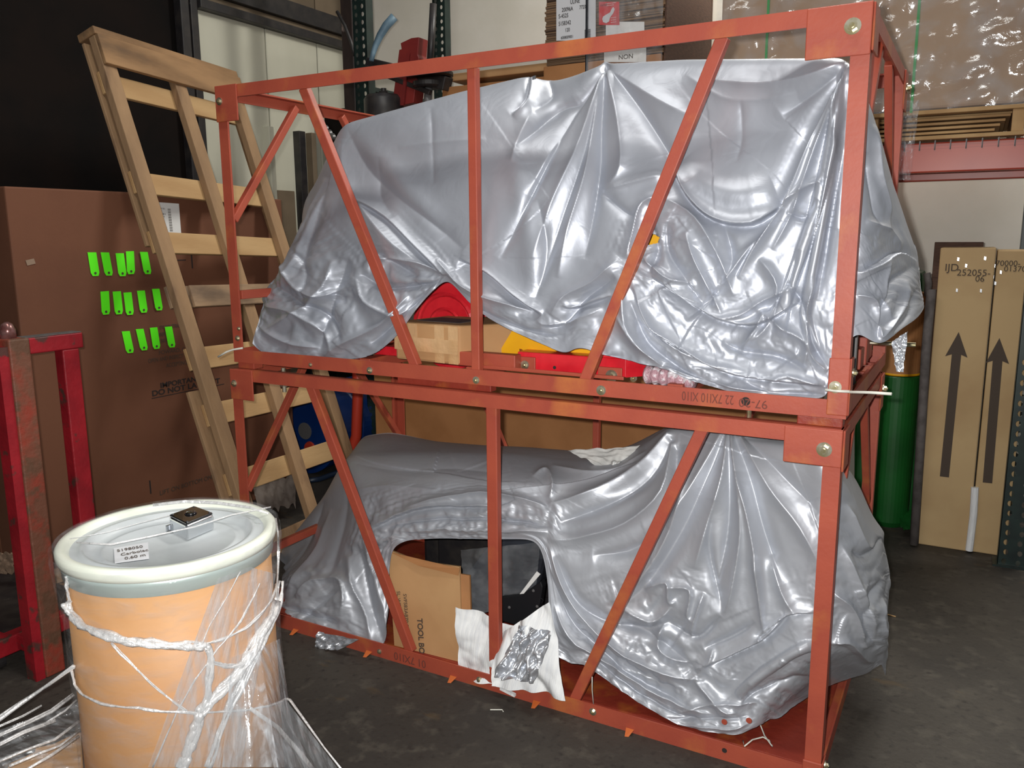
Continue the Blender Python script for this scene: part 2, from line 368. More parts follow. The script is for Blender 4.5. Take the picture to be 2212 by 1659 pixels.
for k, (a, b) in enumerate(UX):
    for yy in (2.2, 3.14):
        mb = MB(); perforated(mb, a, b, yy, 0, 4.2, .05, .011, cols=(0, 1)); build(mb, 'upright_face', green_dark, rack)
        m2 = MB(); m2.box(a-.001, a+.003, yy, yy+.075, 0, 4.2); m2.box(b-.003, b+.001, yy, yy+.075, 0, 4.2); build(m2, 'upright_side', green_dark, rack)
        build(MB().box(a-.02, b+.02, yy-.02, yy+.1, 0, .008), 'foot_plate', green_dark, rack)
    for z in (.3, 1.5, 2.62, 3.4):
        build(MB().beam(((a+b)/2, 2.27, z), ((a+b)/2, 3.14, z), .03, .035, (0, 0, 1)), 'cross_strut', green_dark, rack, bevel=.003)
BX0, BX1 = UX[0][1], UX[1][0]
for yy, z0, z1 in ((2.2, 1.92, 2.062), (3.14, 1.93, 2.05)):
    build(MB().box(BX0, BX1, yy, yy+.045, z0, z1), 'beam', beam_red, rack, bevel=.008)
    build(MB().box(BX0, BX1, yy-.002, yy+.047, z1-.03, z1-.022), 'beam_step', beam_red, rack)
# wire mesh decking: cross wires drop over the beam as a comb of short ends
mb = MB()
for i in range(60):
    x = BX0+.05+i*.066
    mb.tube([(x, 2.195, 2.025), (x, 2.195, 2.068), (x, 3.18, 2.068)], .003, 4)
for y in np.arange(2.25, 3.25, .12): mb.tube([(BX0, y, 2.065), (BX1, y, 2.065)], .003, 4)
w = build(mb, 'wire_deck', grey_steel, rack); w['kind'] = 'stuff'

# ---- pallet and wrapped cartons on the rack, upper right
rp = thing('rack_pallet', (2.2, 2.7, 2.072), 'low pale wooden pallet on the red rack beam under the wrapped carton', 'pallet')
PX0, PX1 = 1.50, 2.82
PXL = 2.02
for i, y in enumerate((2.17, 2.34, 2.52, 2.70, 2.88, 3.06)):
    build(MB().box(1.52, 2.80, y, y+.10, 2.19, 2.21), 'deck_board', wood_pale, rp, bevel=.003)
for i, y in enumerate((2.17, 2.6, 3.04)):
    build(MB().box(1.52, 2.80, y, y+.10, 2.072, 2.090), 'bottom_board', wood_pale, rp, bevel=.003)
for x in (1.52, 2.13, 2.745):
    build(MB().box(x, x+.05, 2.18, 3.14, 2.090, 2.19), 'stringer', wood_pale, rp, bevel=.003)
for k in range(4):
    z = 2.105+k*.022
    build(MB().box(1.6, 2.68+.02*k, 2.20+.01*k, 2.9, z-.006, z+.006), 'loose_slat', wood_pale, rp, bevel=.002)
c = thing('wrapped_carton', (2.2, 2.7, 2.21), 'large kraft carton under glossy stretch film and green straps on the rack', 'carton')
CX0 = 1.39
build(MB().box(CX0, 2.79, 2.16, 3.15, 2.213, 3.35), 'carton_body', card_wrapped, c, bevel=.012)
for px, nme in ((1655, 0), (1978, 1)):
    x = W(px, 110, 'y', 2.15)[0]
    mb = MB(); mb.box(x-.006, x+.006, 2.153, 2.158, 2.2, 3.36); mb.box(x-.006, x+.006, 2.153, 3.155, 3.351, 3.356)
    build(mb, 'green_strap', strap_green, c)
# the film: a slightly puckered skin a little proud of the carton, with a torn tail
def film_sheet(name, m, parent, P00, P10, P01, P11, nu, nv, amp, seedv, freq=9., nrm=(0, -1, 0), pleat=0.):
    r = np.random.RandomState(seedv); P00, P10, P01, P11 = [np.array(q, float) for q in (P00, P10, P01, P11)]
    U, T = np.meshgrid(np.linspace(0, 1, nu), np.linspace(0, 1, nv))
    B = (1-U)[..., None]*(1-T)[..., None]*P00+U[..., None]*(1-T)[..., None]*P10+(1-U)[..., None]*T[..., None]*P01+U[..., None]*T[..., None]*P11
    h = np.zeros_like(U)
    for k in range(14):
        a = r.rand()*6.28; f = freq*(.4+1.6*r.rand()); ph = r.rand()*6.28
        h += np.abs(np.sin(f*(U*math.cos(a)+T*math.sin(a))*3+ph+.8*np.sin(5*U+k)))/(f**.6)
    h += pleat*np.abs(np.sin(U*freq*4+np.sin(T*3)))
    B = B+np.array(nrm, float)*(amp*h)[..., None]
    vs = B.reshape(-1, 3); fs = [(j*nu+i, j*nu+i+1, (j+1)*nu+i+1, (j+1)*nu+i) for j in range(nv-1) for i in range(nu-1)]
    mb = MB(); mb.add(vs, fs); return build(mb, name, m, parent, smooth=True)
film_sheet('film_skin', film_goods, c, (CX0-.01, 2.145, 3.36), (2.80, 2.145, 3.36), (CX0-.01, 2.145, 2.20), (2.80, 2.145, 2.20), 90, 70, .018, 3)
q0 = W(1945, 225, 'y', 2.14)
film_sheet('film_tail', film_floor, c, q0, q0+V(.09, 0, .0), q0+V(.015, -.01, -.36), q0+V(.075, -.01, -.36), 14, 40, .03, 9, 6.)
# ---- stack of flat cartons with paper labels, left of the wrapped carton
fs_ = thing('flat_carton_stack', (.7, 2.5, 2.2), 'tall stack of folded flat cartons with white labels under black strapping on the rack', 'carton stack')
a0 = W(1178, 60, 'y', 2.15); a1 = W(1432, 60, 'y', 2.15)
sx0, sx1 = a0[0], a1[0]
zb_ = W(1300, 120, 'y', 2.15)[2]
mb = MB(); random.seed(5)
z = zb_-.02
while z < 3.4:
    t_ = .011+random.random()*.004; e = random.uniform(-.006, .006); e2 = random.uniform(-.008, .008)
    mb.box(sx0+e2+.0, sx1+e, 2.155+e*.6, 3.05, z, z+t_*.92); z += t_
o = build(mb, 'flat_sheets', card_edge, fs_); o['kind'] = 'stuff'
build(MB().box(sx0-.012, sx1-.006, 2.148, 3.03, W(1300, 250, 'y', 2.15)[2], zb_-.024), 'bottom_carton', card_orange, fs_, bevel=.006)
def sheet(px0, px1, py0, py1, y, m, parent, name='label', t=.0015):
    p = [W(px0, py0, 'y', y), W(px1, py0, 'y', y), W(px1, py1, 'y', y), W(px0, py1, 'y', y)]
    return build(MB().prism(p, (0, -t, 0)), name, m, parent)
yl = 2.138
l1 = sheet(1202, 1287, -30, 88, yl, paper_grey, fs_)
X_, Z_ = V(1, 0, 0), V(0, 0, 1)
def tpx(s, px, py, y, h, parent, m=ink, **k):
    """lettering standing on a y plane; h is its height in pixels"""
    o = W(px, py, 'y', y); sc = np.linalg.norm(W(px, py-h, 'y', y)-o)
    return text(s, o-V(0, .002, 0), X_, Z_, sc*1.38, m, parent, **k)
for s_, px, py, h in (('ULINE', 1232, 9, 10), ('20096A', 1214, 26, 10), ('7720', 1252, 20, 9), ('S-4525', 1207, 40, 10), ('5158342', 1207, 56, 10), ('120', 1221, 69, 9), ('6008009001', 1212, 85, 7)):
    tpx(s_, px, py, yl-.001, h*.9, l1, name='lettering', squeeze=.72)
bc = MB()
for k in range(9): 
    p = W(1263+0*k, 66+2.4*k, 'y', yl-.002); bc.box(p[0], p[0]+.036, p[1]-.001, p[1], p[2], p[2]+.0035)
build(bc, 'bar_code', ink, l1)
xk = W(1268, 50, 'y', 2.13)[0]
build(MB().box(xk-.007, xk+.007, 2.125, 2.131, 2.2, 3.4), 'black_strap', strap_black, fs_)
l2 = sheet(1294, 1338, 4, 54, yl+.004, label_red, fs_, 'red_label')
g = [W(x, y, 'y', yl+.001) for x, y in ((1301, 41), (1303, 48), (1310, 50), (1316, 46), (1318, 38), (1325, 28), (1328, 20), (1325, 15), (1321, 20), (1318, 27), (1309, 32), (1303, 36))]
build(MB().prism(g, (0, -.0015, 0)), 'map_shape', paper_grey, l2)
tpx('ULINE', 1297, 14, yl+.001, 4.5, l2, m=ink); tpx('SHIPPING SUPPLY', 1309, 10, yl+.001, 2.4, l2, m=paper)
tpx('SPECIALISTS', 1311, 14, yl+.001, 2.4, l2, m=paper)
for k in range(3): tpx('800-295-55', 1320, 40+5*k, yl+.001, 2.0, l2, m=paper)
l3 = sheet(1309, 1392, 47, 86, yl+.006, paper, fs_, 'blank_label'); 
l4 = sheet(1305, 1396, 96, 134, yl, paper, fs_, 'sheet_label')
tpx('NON', 1336, 129, yl-.001, 10, l4, m=ink_soft, squeeze=1.1)
film_sheet('film_skin', film_goods, fs_, (sx0+.28, 2.135, 3.3), (sx1+.012, 2.135, 3.3), (sx0+.28, 2.135, 2.5), (sx1+.012, 2.135, 2.5), 40, 50, .012, 6)
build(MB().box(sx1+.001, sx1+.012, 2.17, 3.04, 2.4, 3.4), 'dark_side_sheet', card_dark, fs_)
# cable loop standing beside the stack
lp = W(1520, 50, 'y', 3.0)
mb = MB(); mb.tube([lp+V(.16*math.cos(t), 0, .2*math.sin(t)) for t in np.linspace(-.2, 3.3, 24)], .006, 6)
tag(build(mb, 'strapping_loop', strap_black), 'thin black loop of strapping sticking up behind the flat carton stack', 'strap')
# small low cartons to the left of the stack
def carton(name, x0, x1, y0, y1, z0, z1, m, label, cat='carton', tape=True, group=None, bev=.006):
    t = thing(name, ((x0+x1)/2, (y0+y1)/2, z0), label, cat, group)
    build(MB().box(x0, x1, y0, y1, z0, z1), 'carton_body', m, t, bevel=bev)
    ym = (y0+y1)/2
    build(MB().box(x0+.002, x1-.002, ym-.003, ym+.003, z1-.001, z1+.002), 'lid_seam', ink_soft, t)
    return t
q1, q2 = W(972, 176, 'y', 2.3), W(1172, 136, 'y', 2.3)
carton('shelf_carton', q1[0], sx0-.02, 2.3, 2.9, q1[2], q2[2], card, 'low kraft carton right of the thin rack post, above the tarp edge')
q3 = W(955, 210, 'y', 2.2); q4 = W(1000, 184, 'y', 2.2)
carton('shelf_carton', q3[0], sx0-.02, 2.2, 2.85, q3[2]-.3, q4[2], card_orange, 'lower orange kraft carton just over the ridge of the upper tarp')
sup = build(MB().box(q3[0]-.05, sx1, 2.25, 3.1, 2.075, q3[2]-.302), 'support_carton', card_orange)
tag(sup, 'bottom kraft carton on the rack hidden behind the upper tarp', 'carton')

# ---- steel parts stored on the left end of the rack
pl_ = W(800, 125, 'y', 2.2)
arm = thing('shelf_bar', (-.6, 2.3, 2.5), 'dark steel cross arm reaching right from the green rack upright', 'steel part')
A_, B_ = W(798, 140, 'y', 2.18), W(968, 182, 'y', 2.18)
build(MB().beam(A_, B_, .085, .09, Z_), 'arm_bar', frame_black, arm, bevel=.006)
build(MB().beam(A_+V(.02, -.05, -.03), B_+V(-.1, -.05, -.05), .03, .03, Z_), 'arm_rib', frame_black, arm, bevel=.004)
blk = thing('machine_block', (-.75, 2.2, 2.3), 'black turned machine block standing under the steel arm', 'machine part')
p = W(830, 236, 'y', 2.12)
build(MB().lathe(p-V(0, 0, .25), [(0, 0), (.13, 0), (.13, .31), (.11, .335), (.03, .34), (.03, .36), (0, .36)], 28), 'block_body', frame_black, blk, smooth=True)
build(MB().cyl(p+V(0, 0, .05), p+V(0, 0, .13), .018, 10), 'block_pin', frame_black, blk)
build(MB().box(p[0]-.1, p[0]+.1, 2.1, 2.3, 2.07, p[2]-.252), 'block_base', frame_black, blk, bevel=.01)
hose = MB(); hp = [(802, 132), (806, 115), (812, 97), (821, 77), (834, 56), (852, 36)]
hose.tube([W(x, y, 'y', 2.05+.02*i) for i, (x, y) in enumerate(hp)], [.015, .017, .02, .024, .027, .028], 12)
tag(build(hose, 'curved_hose', blue_pipe, smooth=True), 'blue grey curved pipe arching up right of the green upright', 'pipe')
hose = MB(); hose.tube([W(x, y, 'y', 2.337) for x, y in ((728, 25), (745, 55), (758, 90), (766, 120))], .012, 8)
tag(build(hose, 'thin_cable', frame_black, smooth=True), 'thin black cable curling down the scraped steel column', 'cable')
col_ = thing('red_column', (-.6, 2.3, 2.0), 'dark red steel channel leaning up from the shelf left of the thin rod', 'steel part')
pp = [W(x, y, 'y', 2.12) for x, y in ((846, 232), (862, 107), (867, 106), (865, 93), (888, 82), (905, 80), (902, 118), (905, 125), (893, 222))]
build(MB().prism(pp, (0, .1, 0)), 'channel', mat('dark_red_channel', (134, 44, 40), .45, rgb2=(112, 34, 34), scale=5), col_, bevel=.004)
pp = [W(x, y, 'y', 2.115) for x, y in ((868, 228), (880, 115), (886, 115), (874, 228))]
build(MB().prism(pp, (0, -.012, 0)), 'channel_rib', MATS['dark_red_channel'], col_)
rod = thing('plated_rod', (-.45, 2.2, 2.3), 'thin dark upright rod with round steel plates on its foot', 'steel part')
build(MB().tube([W(936, 8, 'y', 2.16), W(928, 160, 'y', 2.16)], .022, 12), 'rod', frame_black, rod, smooth=True)
for (x, y), r_, h_ in (((926, 190), .1, .035), ((928, 168), .15, .03)):
    p = W(x, y, 'y', 2.16); build(MB().lathe(p, [(0, 0), (r_*.9, 0), (r_, .01), (r_, h_), (0, h_)], 32), 'round_plate', frame_black, rod, smooth=False)
build(MB().tube([W(926, 190, 'y', 2.16), W(922, 250, 'y', 2.16)], .026, 12), 'stem', grey_steel, rod, smooth=True)
build(MB().box(W(905, 270, 'y', 2.16)[0], W(940, 270, 'y', 2.16)[0], 2.12, 2.3, 2.07, W(922, 248, 'y', 2.16)[2]), 'foot_block', frame_black, rod, bevel=.01)
# dark machine behind the crate at left
dm = thing('dark_machine', (-1.55, 2.75, 0), 'black machine cabinet in shadow behind the leaning skid', 'machine')
pa, pb = W(628, 250, 'y', 2.9), W(760, 250, 'y', 2.9)
pa[0] = max(pa[0], -2.0)
build(MB().box(pa[0], pb[0], 2.9, 3.3, 0, pa[2]+.02), 'cabinet', wall_dark, dm, bevel=.02)
for x, y in ((712, 288), (704, 278), (719, 296)):
    p = W(x, y, 'y', 2.89); build(MB().lathe(p, [(0, 0), (.03, 0), (.02, .02), (0, .022)], 12, (0, -1, 0)), 'fitting', grey_steel, dm)

# ---- under the rack, right: two tall cartons, pole, green sheet, tube
def tall_carton(x0, x1, z1, y0, y1, label, arrow, lines, staples):
    t = thing('tall_carton', ((x0+x1)/2, (y0+y1)/2, 0), label, 'carton', None)
    build(MB().box(x0, x1, y0, y1, 0, z1), 'carton_body', card_tan, t, bevel=.006)
    (ax, ay), (tx, ty) = arrow
    A, T = W(ax, ay, 'y', y0), W(tx, ty, 'y', y0)
    d = nz(T-A); s = np.cross(d, (0, 1, 0)); hw = .021; hh = .05; Hb = T-d*.115
    poly = [A-s*hw, A+s*hw, Hb+s*hw, Hb-d*.012+s*hh, T, Hb-d*.012-s*hh, Hb-s*hw]
    build(MB().prism([q+V(0, -.0005, 0) for q in poly], (0, -.0012, 0)), 'arrow', ink_soft, t)
    for s_, px, py, h in lines: tpx(s_, px, py, y0-.001, h, t, m=ink_soft, name='handwriting')
    for px, py in staples:
        p = W(px, py, 'y', y0-.003); build(MB().obox(p, (.004, 0, -.001), (0, .002, 0), (0, 0, .008)), 'staple', chrome, t)
    return t
b1 = W(1975, 1176, 'z', 0); 
tall_carton(2.492, 2.735, 1.56, 2.33, 2.62, 'left of two tall tan cartons with black up arrow, marked IJD 252055-06', ((2040, 1030), (2071, 717)),
            [('IJD', 2040, 585, 16), ('252055-', 2066, 595, 14), ('06', 2106, 608, 13)], [(2070, 560), (2087, 574), (2128, 558), (2067, 627), (2119, 628)])
tall_carton(2.742, 2.905, 1.548, 2.34, 2.62, 'right of two tall tan cartons with black up arrow, marked 70000-01370', ((2133, 1043), (2159, 730)),
            [('70000-', 2150, 574, 12), ('01370', 2168, 586, 12)], [(2148, 574), (2162, 588), (2145, 598), (2150, 612)])
build(MB().tube([(2.742, 2.326, .01), (2.746, 2.32, .2), (2.741, 2.326, .35)], .018, 10), 'foam_strip', foam_white)
tag(bpy.data.objects['foam_strip'], 'pale foam strip standing in the gap between the two tall cartons', 'foam')
g1 = W(2010, 1160, 'z', 0)
pole = thing('foam_pole', tuple(W(1985, 1150, 'y', 2.3)*V(1, 1, 0)), 'grey foam wrapped pole leaning beside the left tall carton', 'pole')
pts = [W(x, y, 'y', 2.28) for x, y in ((1975, 1165), (1992, 900), (2000, 760), (2012, 625))]
pts[0][2] = .012
build(MB().tube(pts, .022, 12), 'pole_body', grey_foam, pole, smooth=True)
build(MB().tube([W(2003, 640, 'y', 2.33), W(2006, 612, 'y', 2.33), W(2002, 590, 'y', 2.33)], .017, 10), 'pole_end', grey_foam, pole, smooth=True)
gs = thing('green_cart', (2.3, 2.9, 0), 'green steel cabinet with rounded foot standing behind the crates, right', 'cabinet')
yg = 2.80
gp = [W(x, y, 'y', yg) for x, y in ((1845, 590), (1992, 588), (1998, 700), (1980, 900), (1976, 1050), (1968, 1118), (1945, 1134), (1915, 1126), (1905, 1100), (1845, 1090))]
build(MB().prism(gp, (0, .35, 0)), 'body', green_steel, gs, bevel=.015)
for x in (1912, 1952):
    p = W(x, 1133, 'y', yg+.06); build(MB().lathe((p[0], yg+.08, .035), [(0, -.015), (.034, -.015), (.034, .015), (0, .015)], 20), 'caster', frame_black, gs)
build(MB().box(W(1885, 900, 'y', yg)[0], W(1900, 900, 'y', yg)[0], yg-.03, yg-.001, .0, 1.4), 'edge_post', frame_black, gs)
bk = thing('dark_board', (2.56, 2.65, 0), 'dark brown board standing behind the left tall tan carton', 'board')
build(MB().box(2.452, 2.68, 2.625, 2.66, 0, 1.585), 'board_sheet', card_dark, bk, bevel=.003)
build(MB().box(2.456, 2.675, 2.62, 2.6245, 1.4, 1.58), 'board_label', card_dark, bk)
zt = W(1935, 812, 'y', 2.52)[2]
tb = thing('cardboard_drum', (2.25, 2.62, zt), 'short orange brown fibre tube resting on the green panel, right of the crates', 'tube')
tc_ = W(1946, 740, 'y', 2.62)
build(MB().lathe((tc_[0], 2.62, zt), [(0, 0), (.108, 0), (.108, .45), (0, .45)], 36), 'tube_body', card_orange, tb, smooth=False)
build(MB().lathe((tc_[0], 2.62, zt), [(.1085, 0), (.110, .006), (.1085, .012)], 36), 'yellow_rim', yellow, tb)
gt = thing('green_bin', (tc_[0], 2.62, 0), 'green steel bin under the orange brown fibre tube', 'bin')
build(MB().lathe((tc_[0], 2.62, 0), [(0, 0), (.09, 0), (.105, .03), (.112, zt-.01), (.108, zt-.004), (0, zt-.004)], 36), 'bin_body', green_steel, gt, smooth=False)
# scraps of green wrap on the floor beside the pole
tag(film_sheet('green_scrap', green_steel, None, W(1940, 1120, 'z', .02), W(1975, 1120, 'z', .06), W(1945, 1160, 'z', .004), W(1968, 1162, 'z', .004), 8, 8, .02, 4, nrm=(0, 0, 1)), 'torn green plastic scrap on the floor by the grey pole', 'scrap')

# ---- big tan carton behind the lower crate
bx0 = W(810, 900, 'y', 1.55)[0]
bb = thing('wide_carton', (.7, 1.8, 0), 'very wide orange brown carton standing behind the lower crate', 'carton')
build(MB().box(bx0, 2.02, 1.55, 2.1, 0, 1.06), 'carton_body', card_orange, bb, bevel=.008)
build(MB().box(bx0+.01, 2.0, 1.82, 1.826, 1.06, 1.063), 'lid_seam', ink_soft, bb)
# blue drum lying on its side and the orange steel frame beside it
bd = thing('blue_drum', tuple(W(655, 932, 'z', .30)*V(1, 1, 0)), 'dark blue steel drum lying on its side behind the leaning skid', 'drum')
c_ = W(655, 932, 'z', .30)
prof = [(0, .02), (.27, .02), (.275, 0), (.30, 0), (.30, .03), (.295, .05), (.292, .28), (.30, .29), (.30, .31), (.292, .32), (.292, .56), (.30, .58), (.30, .6), (0, .6)]
build(MB().lathe(c_, prof, 56, (0, 1, 0)), 'shell', blue_drum, bd, smooth=False)
build(MB().lathe(c_+V(.04, .018, -.12), [(0, 0), (.05, 0), (.045, -.012), (0, -.014)], 20, (0, 1, 0)), 'red_bung', orange_red, bd)
build(MB().lathe(c_+V(.0, .018, .0), [(0, 0), (.06, 0), (.06, -.004), (0, -.004)], 20, (0, 1, 0)), 'centre_mark', grey_steel, bd)
of = thing('orange_frame', tuple(W(770, 1000, 'z', 0)), 'orange red steel post standing right of the blue drum', 'steel frame')
e0 = W(772, 990, 'y', 1.75)
build(MB().tube([W(x, y, 'y', 1.72) for x, y in ((742, 1015), (757, 985), (770, 940), (773, 850), (772, 700))], .035, 8), 'bent_post', orange_red, of, smooth=True)
e1 = W(742, 1015, 'y', 1.72)
build(MB().tube([e1, e1*V(1, 1, 0)+V(0, 0, .0)], .035, 8), 'post_foot', orange_red, of)

# ================================================================== BIG BROWN CARTON (left)
XF = -1.20
bc_ = thing('brown_carton', (-1.55, .7, 0), 'huge flat brown carton standing on end at left with green tags on it', 'carton')
Y0 = -.15; YE = 1.57; ZT = 1.868
build(MB().box(XF-.75, XF, Y0, YE, 0, ZT), 'carton_body', card_brown, bc_, bevel=.008)
build(MB().box(XF-.75, XF-.38, Y0-.004, Y0-.0005, 0.02, ZT-.01), 'side_flap', card_brown, bc_)
Yv = V(0, 1, 0)
def tx(s, px, py, h, m=ink_soft, parent=bc_, x=XF, **k):
    o = W(px, py, 'x', x+.001); sc = np.linalg.norm(W(px, py-h, 'x', x)-W(px, py, 'x', x))
    return text(s, o, Yv, Z_, sc*1.38, m, parent, **k)
tx('ITW INDUSTRIAL FINISHING LLC', 345, 712, 9, align='LEFT', squeeze=.55)
tx('UNITED', 345, 741, 9, squeeze=.6); tx('TRANSPORT', 337, 728, 9, squeeze=.5)
tx('FOWARD, CA', 343, 766, 9); tx('OPEN AND INSPECT CONTENTS', 320, 784, 9, squeeze=.8); tx('ACCEPTING DAMAGE', 359, 794, 9, squeeze=.8)
tx('IMPORTANT', 346, 838, 11, m=ink, bold=.001, squeeze=1.25); tx('DO NOT LAY FLAT', 328, 856, 12, m=ink, bold=.001, squeeze=1.3)
u0 = W(328, 860, 'x', XF+.002); build(MB().box(XF, XF+.0015, u0[1], u0[1]+.5, u0[2]-.004, u0[2]), 'underline', ink, bc_)
tx('LIFT ON BOTTOM ONLY', 345, 1070, 10)
for px, py in ((415, 568), (325, 1055)):
    p = W(px, py, 'x', XF+.001); build(MB().box(XF, XF+.0015, p[1]-.004, p[1]+.004, p[2]-.03, p[2]+.045), 'tick_mark', ink, bc_)
p = W(395, 562, 'x', XF); build(MB().box(XF, XF+.0015, p[1]-.1, p[1]+.02, p[2]-.002, p[2]+.003), 'rule_mark', ink, bc_)
lb = [W(x, y, 'x', XF+.001) for x, y in ((330, 436), (386, 440), (391, 504), (344, 503))]
lab = build(MB().prism(lb, (.0015, 0, 0)), 'paper_label', paper, bc_)
for k in range(9):
    tx(['SHIP TO', '4501', 'ORDER 2', 'PALLET', 'QTY 1', '70-12', 'DESC', 'CARRIER', 'WT 85'][k], 342+k*.6, 452+k*5.8, 3.2, parent=lab, x=XF+.002)
    tx('||||||', 362+k*.6, 454+k*5.6, 3.6, parent=lab, x=XF+.002)
tape_ = W(66, 566, 'x', XF+.002)
build(MB().obox(tape_, (.001, 0, 0), (0, .02, .004), (0, -.003, .012)), 'tape_scrap', mat('clear_tape', (150, 128, 110), .25), bc_)
# green tags: each its own thing
rows_ = [[(188, 545), (216, 545), (248, 547), (270, 543), (300, 544)], [(216, 630), (242, 630), (265, 632), (294, 628), (326, 624)], [(262, 716), (292, 711), (322, 708), (354, 706)]]
tilt = [[4, 6, 3, -2, 7], [-2, 1, 2, 4, 6], [8, 9, 5, 7]]
rown = ['top', 'middle', 'bottom']; ordn = ['first', 'second', 'third', 'fourth', 'fifth']
for r_i, rw in enumerate(rows_):
    for k, (px, py) in enumerate(rw):
        p = W(px, py, 'x', XF); a = math.radians(tilt[r_i][k]); wv = .0468; hv = .1175
        ey = V(0, math.cos(a)*1, math.sin(a)*-.3); ez = V(0, math.sin(a), -math.cos(a)); P = lambda u, v: p+ey*u*wv+ez*v*hv
        off = .003+.0012*k
        poly = [P(0, 0), P(1, 0), P(1, .86), P(.84, 1), P(.16, 1), P(0, .86)]
        tg = thing('green_tag', tuple(p+ez*hv), f'neon green card tag on the brown carton, {ordn[k]} from left in the {rown[r_i]} row', 'tag', 'neon green tags taped to the brown carton')
        build(MB().prism([q+V(off, 0, 0) for q in poly], (.0012, 0, 0)), 'card', neon, tg)
        hc = P(.5, .88)+V(off+.0025, 0, 0)
        build(MB().lathe(hc, [(0, 0), (.0065, 0), (.0065, .0006), (0, .0006)], 12, (1, 0, 0)), 'tag_hole', ink_soft, tg)

# ================================================================== LEANING WOODEN SKID
LD = nz((-.941, .005, 2.655)); SE = nz((-.14, 1.035, .02)); SE = nz(SE-(SE@LD)*LD); ND = np.cross(LD, -SE); ND = ND if ND[0] > 0 else -ND
BP = V(-.415, .935, .004)
SY0, SY1 = -.52, .52
sk = thing('wooden_skid', (-.415, .935, 0), 'tall worn wooden skid leaning on the brown carton left of the crates', 'skid')
def sp(s, y, n): return BP+LD*s+SE*y+ND*n
def sbox(name, s0, s1, y0, y1, n0, n1, m, **k):
    return build(MB().obox(sp((s0+s1)/2, (y0+y1)/2, (n0+n1)/2), LD*(s1-s0)/2, SE*(y1-y0)/2, ND*(n1-n0)/2), name, m, sk, bevel=.004, **k)
LEN = 2.812
for y in (SY0, -.045, SY1-.09):
    sbox('stringer', .035, LEN-.045, y, y+.085, -.042, 0, wood)
sbox('header_board', LEN-.04, LEN, SY0, SY1, -.11, .01, wood_old)
sbox('header_board', LEN-.20, LEN-.045, SY0+.002, SY1-.002, .001, .022, wood_old)
def s_at(px, py, n=0.):
    p = WP(px, py, BP+ND*n, ND); return (p-BP)@LD
for i, (px, py, m_) in enumerate(((330, 207, wood_pale), (400, 408, wood_pale), (430, 528, wood_pale), (450, 640, wood_grey), (480, 768, wood_pale), (560, 873, wood_pale), (610, 1008, wood_pale))):
    s = s_at(px, py, -.053); w_ = .115
    sbox('slat', s-w_/2, s+w_/2, SY0+.0, SY1-.0, -.064, -.043, m_)
s = s_at(430, 640)
sbox('slat', s-.06, s+.055, SY0+.09, .22, .001, .02, wood_grey)
s = max(s_at(650, 1150), .06); sbox('slat', s-.055, s+.055, SY0, SY1, .001, .021, wood)
for n_ in (-.087,):
    sbox('edge_runner', s_at(312, 520), LEN-.06, SY0-.012, SY0+.05, n_-.0, n_+.02, wood)
sbox('edge_runner', .05, s_at(410, 842), SY0-.045, SY0+.03, -.087, -.066, wood)
sbox('edge_runner', .05, LEN-.3, SY1-.045, SY1+.012, -.087, -.068, wood_old)

# floor bits behind the skid
deb = film_sheet('crumpled_wrap', debris_grey, None, W(545, 1065, 'z', .12), W(640, 1050, 'z', .12), W(560, 1130, 'z', .0), W(640, 1120, 'z', .0), 18, 14, .03, 12, nrm=(0, 0, 1))
tag(deb, 'crumpled grey wrapping on the floor behind the skid', 'wrapping')
hs = MB(); hs.tube([W(x, y, 'z', .02) for x, y in ((655, 1040), (690, 1035), (730, 1020), (770, 1010))], .018, 8)
tag(build(hs, 'floor_hose', mat('dark_blue_hose', (30, 44, 66), .4), smooth=True), 'dark blue hose lying on the floor below the blue drum', 'hose')

# ================================================================== RED STEEL CART END, far left
cart = thing('red_cart', (-.4, -.6, 0), 'chipped red steel cart end with a rusty capped post at the left edge', 'cart')
build(MB().box(-.36, -.285, -.725, -.65, 0.0, 1.285), 'rusty_post', rust_post, cart, bevel=.006)
build(MB().box(-.363, -.361+.001, -.723, -.652, 0.0, 1.283), 'red_post_face', red_cart, cart)
build(MB().box(-.352, -.293, -.76, -.7251, 0, 1.26), 'red_post_flange', red_cart, cart)
p = V(-.345, -.69, 1.285)
build(MB().lathe(p, [(0, 0), (.026, 0), (.026, .03), (.018, .05), (.006, .058), (0, .058)], 20), 'post_cap', mat('worn_cap', (150, 112, 108), .25, metal=.5, rgb2=(110, 64, 60), scale=30), cart, smooth=True)
xb = -.50
build(MB().box(xb-.03, xb+.03, -.80, -.325, 1.20, 1.262), 'top_bar', red_cart, cart, bevel=.005)
build(MB().box(xb-.028, xb+.028, -.802, -.33, 1.2625, 1.266), 'rubber_strip', grey_foam, cart)
build(MB().box(xb-.028, xb+.028, -.415, -.345, .1, 1.2), 'upright_bar', red_cart, cart, bevel=.005)
build(MB().box(xb-.026, xb+.02, -.64, -.60, .1, 1.2), 'upright_bar', red_cart, cart, bevel=.005)
build(MB().box(xb-.03, xb+.03, -.80, -.325, .06, .13), 'bottom_bar', red_cart, cart, bevel=.005)
build(MB().box(-.47, -.361, -.72, -.655, 1.20, 1.26), 'link_bar', red_cart, cart, bevel=.004)
build(MB().box(-.47, -.361, -.72, -.655, .07, .13), 'link_bar', red_cart, cart, bevel=.004)
build(MB().box(-1.3, xb-.03, -.78, -.72, 1.19, 1.25), 'side_bar', red_cart, cart, bevel=.005)
build(MB().box(-1.3, xb-.03, -.78, -.72, .06, .12), 'side_bar', red_cart, cart, bevel=.005)
build(MB().box(-1.3, -.53, -.72, -.33, .10, .115), 'cart_deck', frame_black, cart)
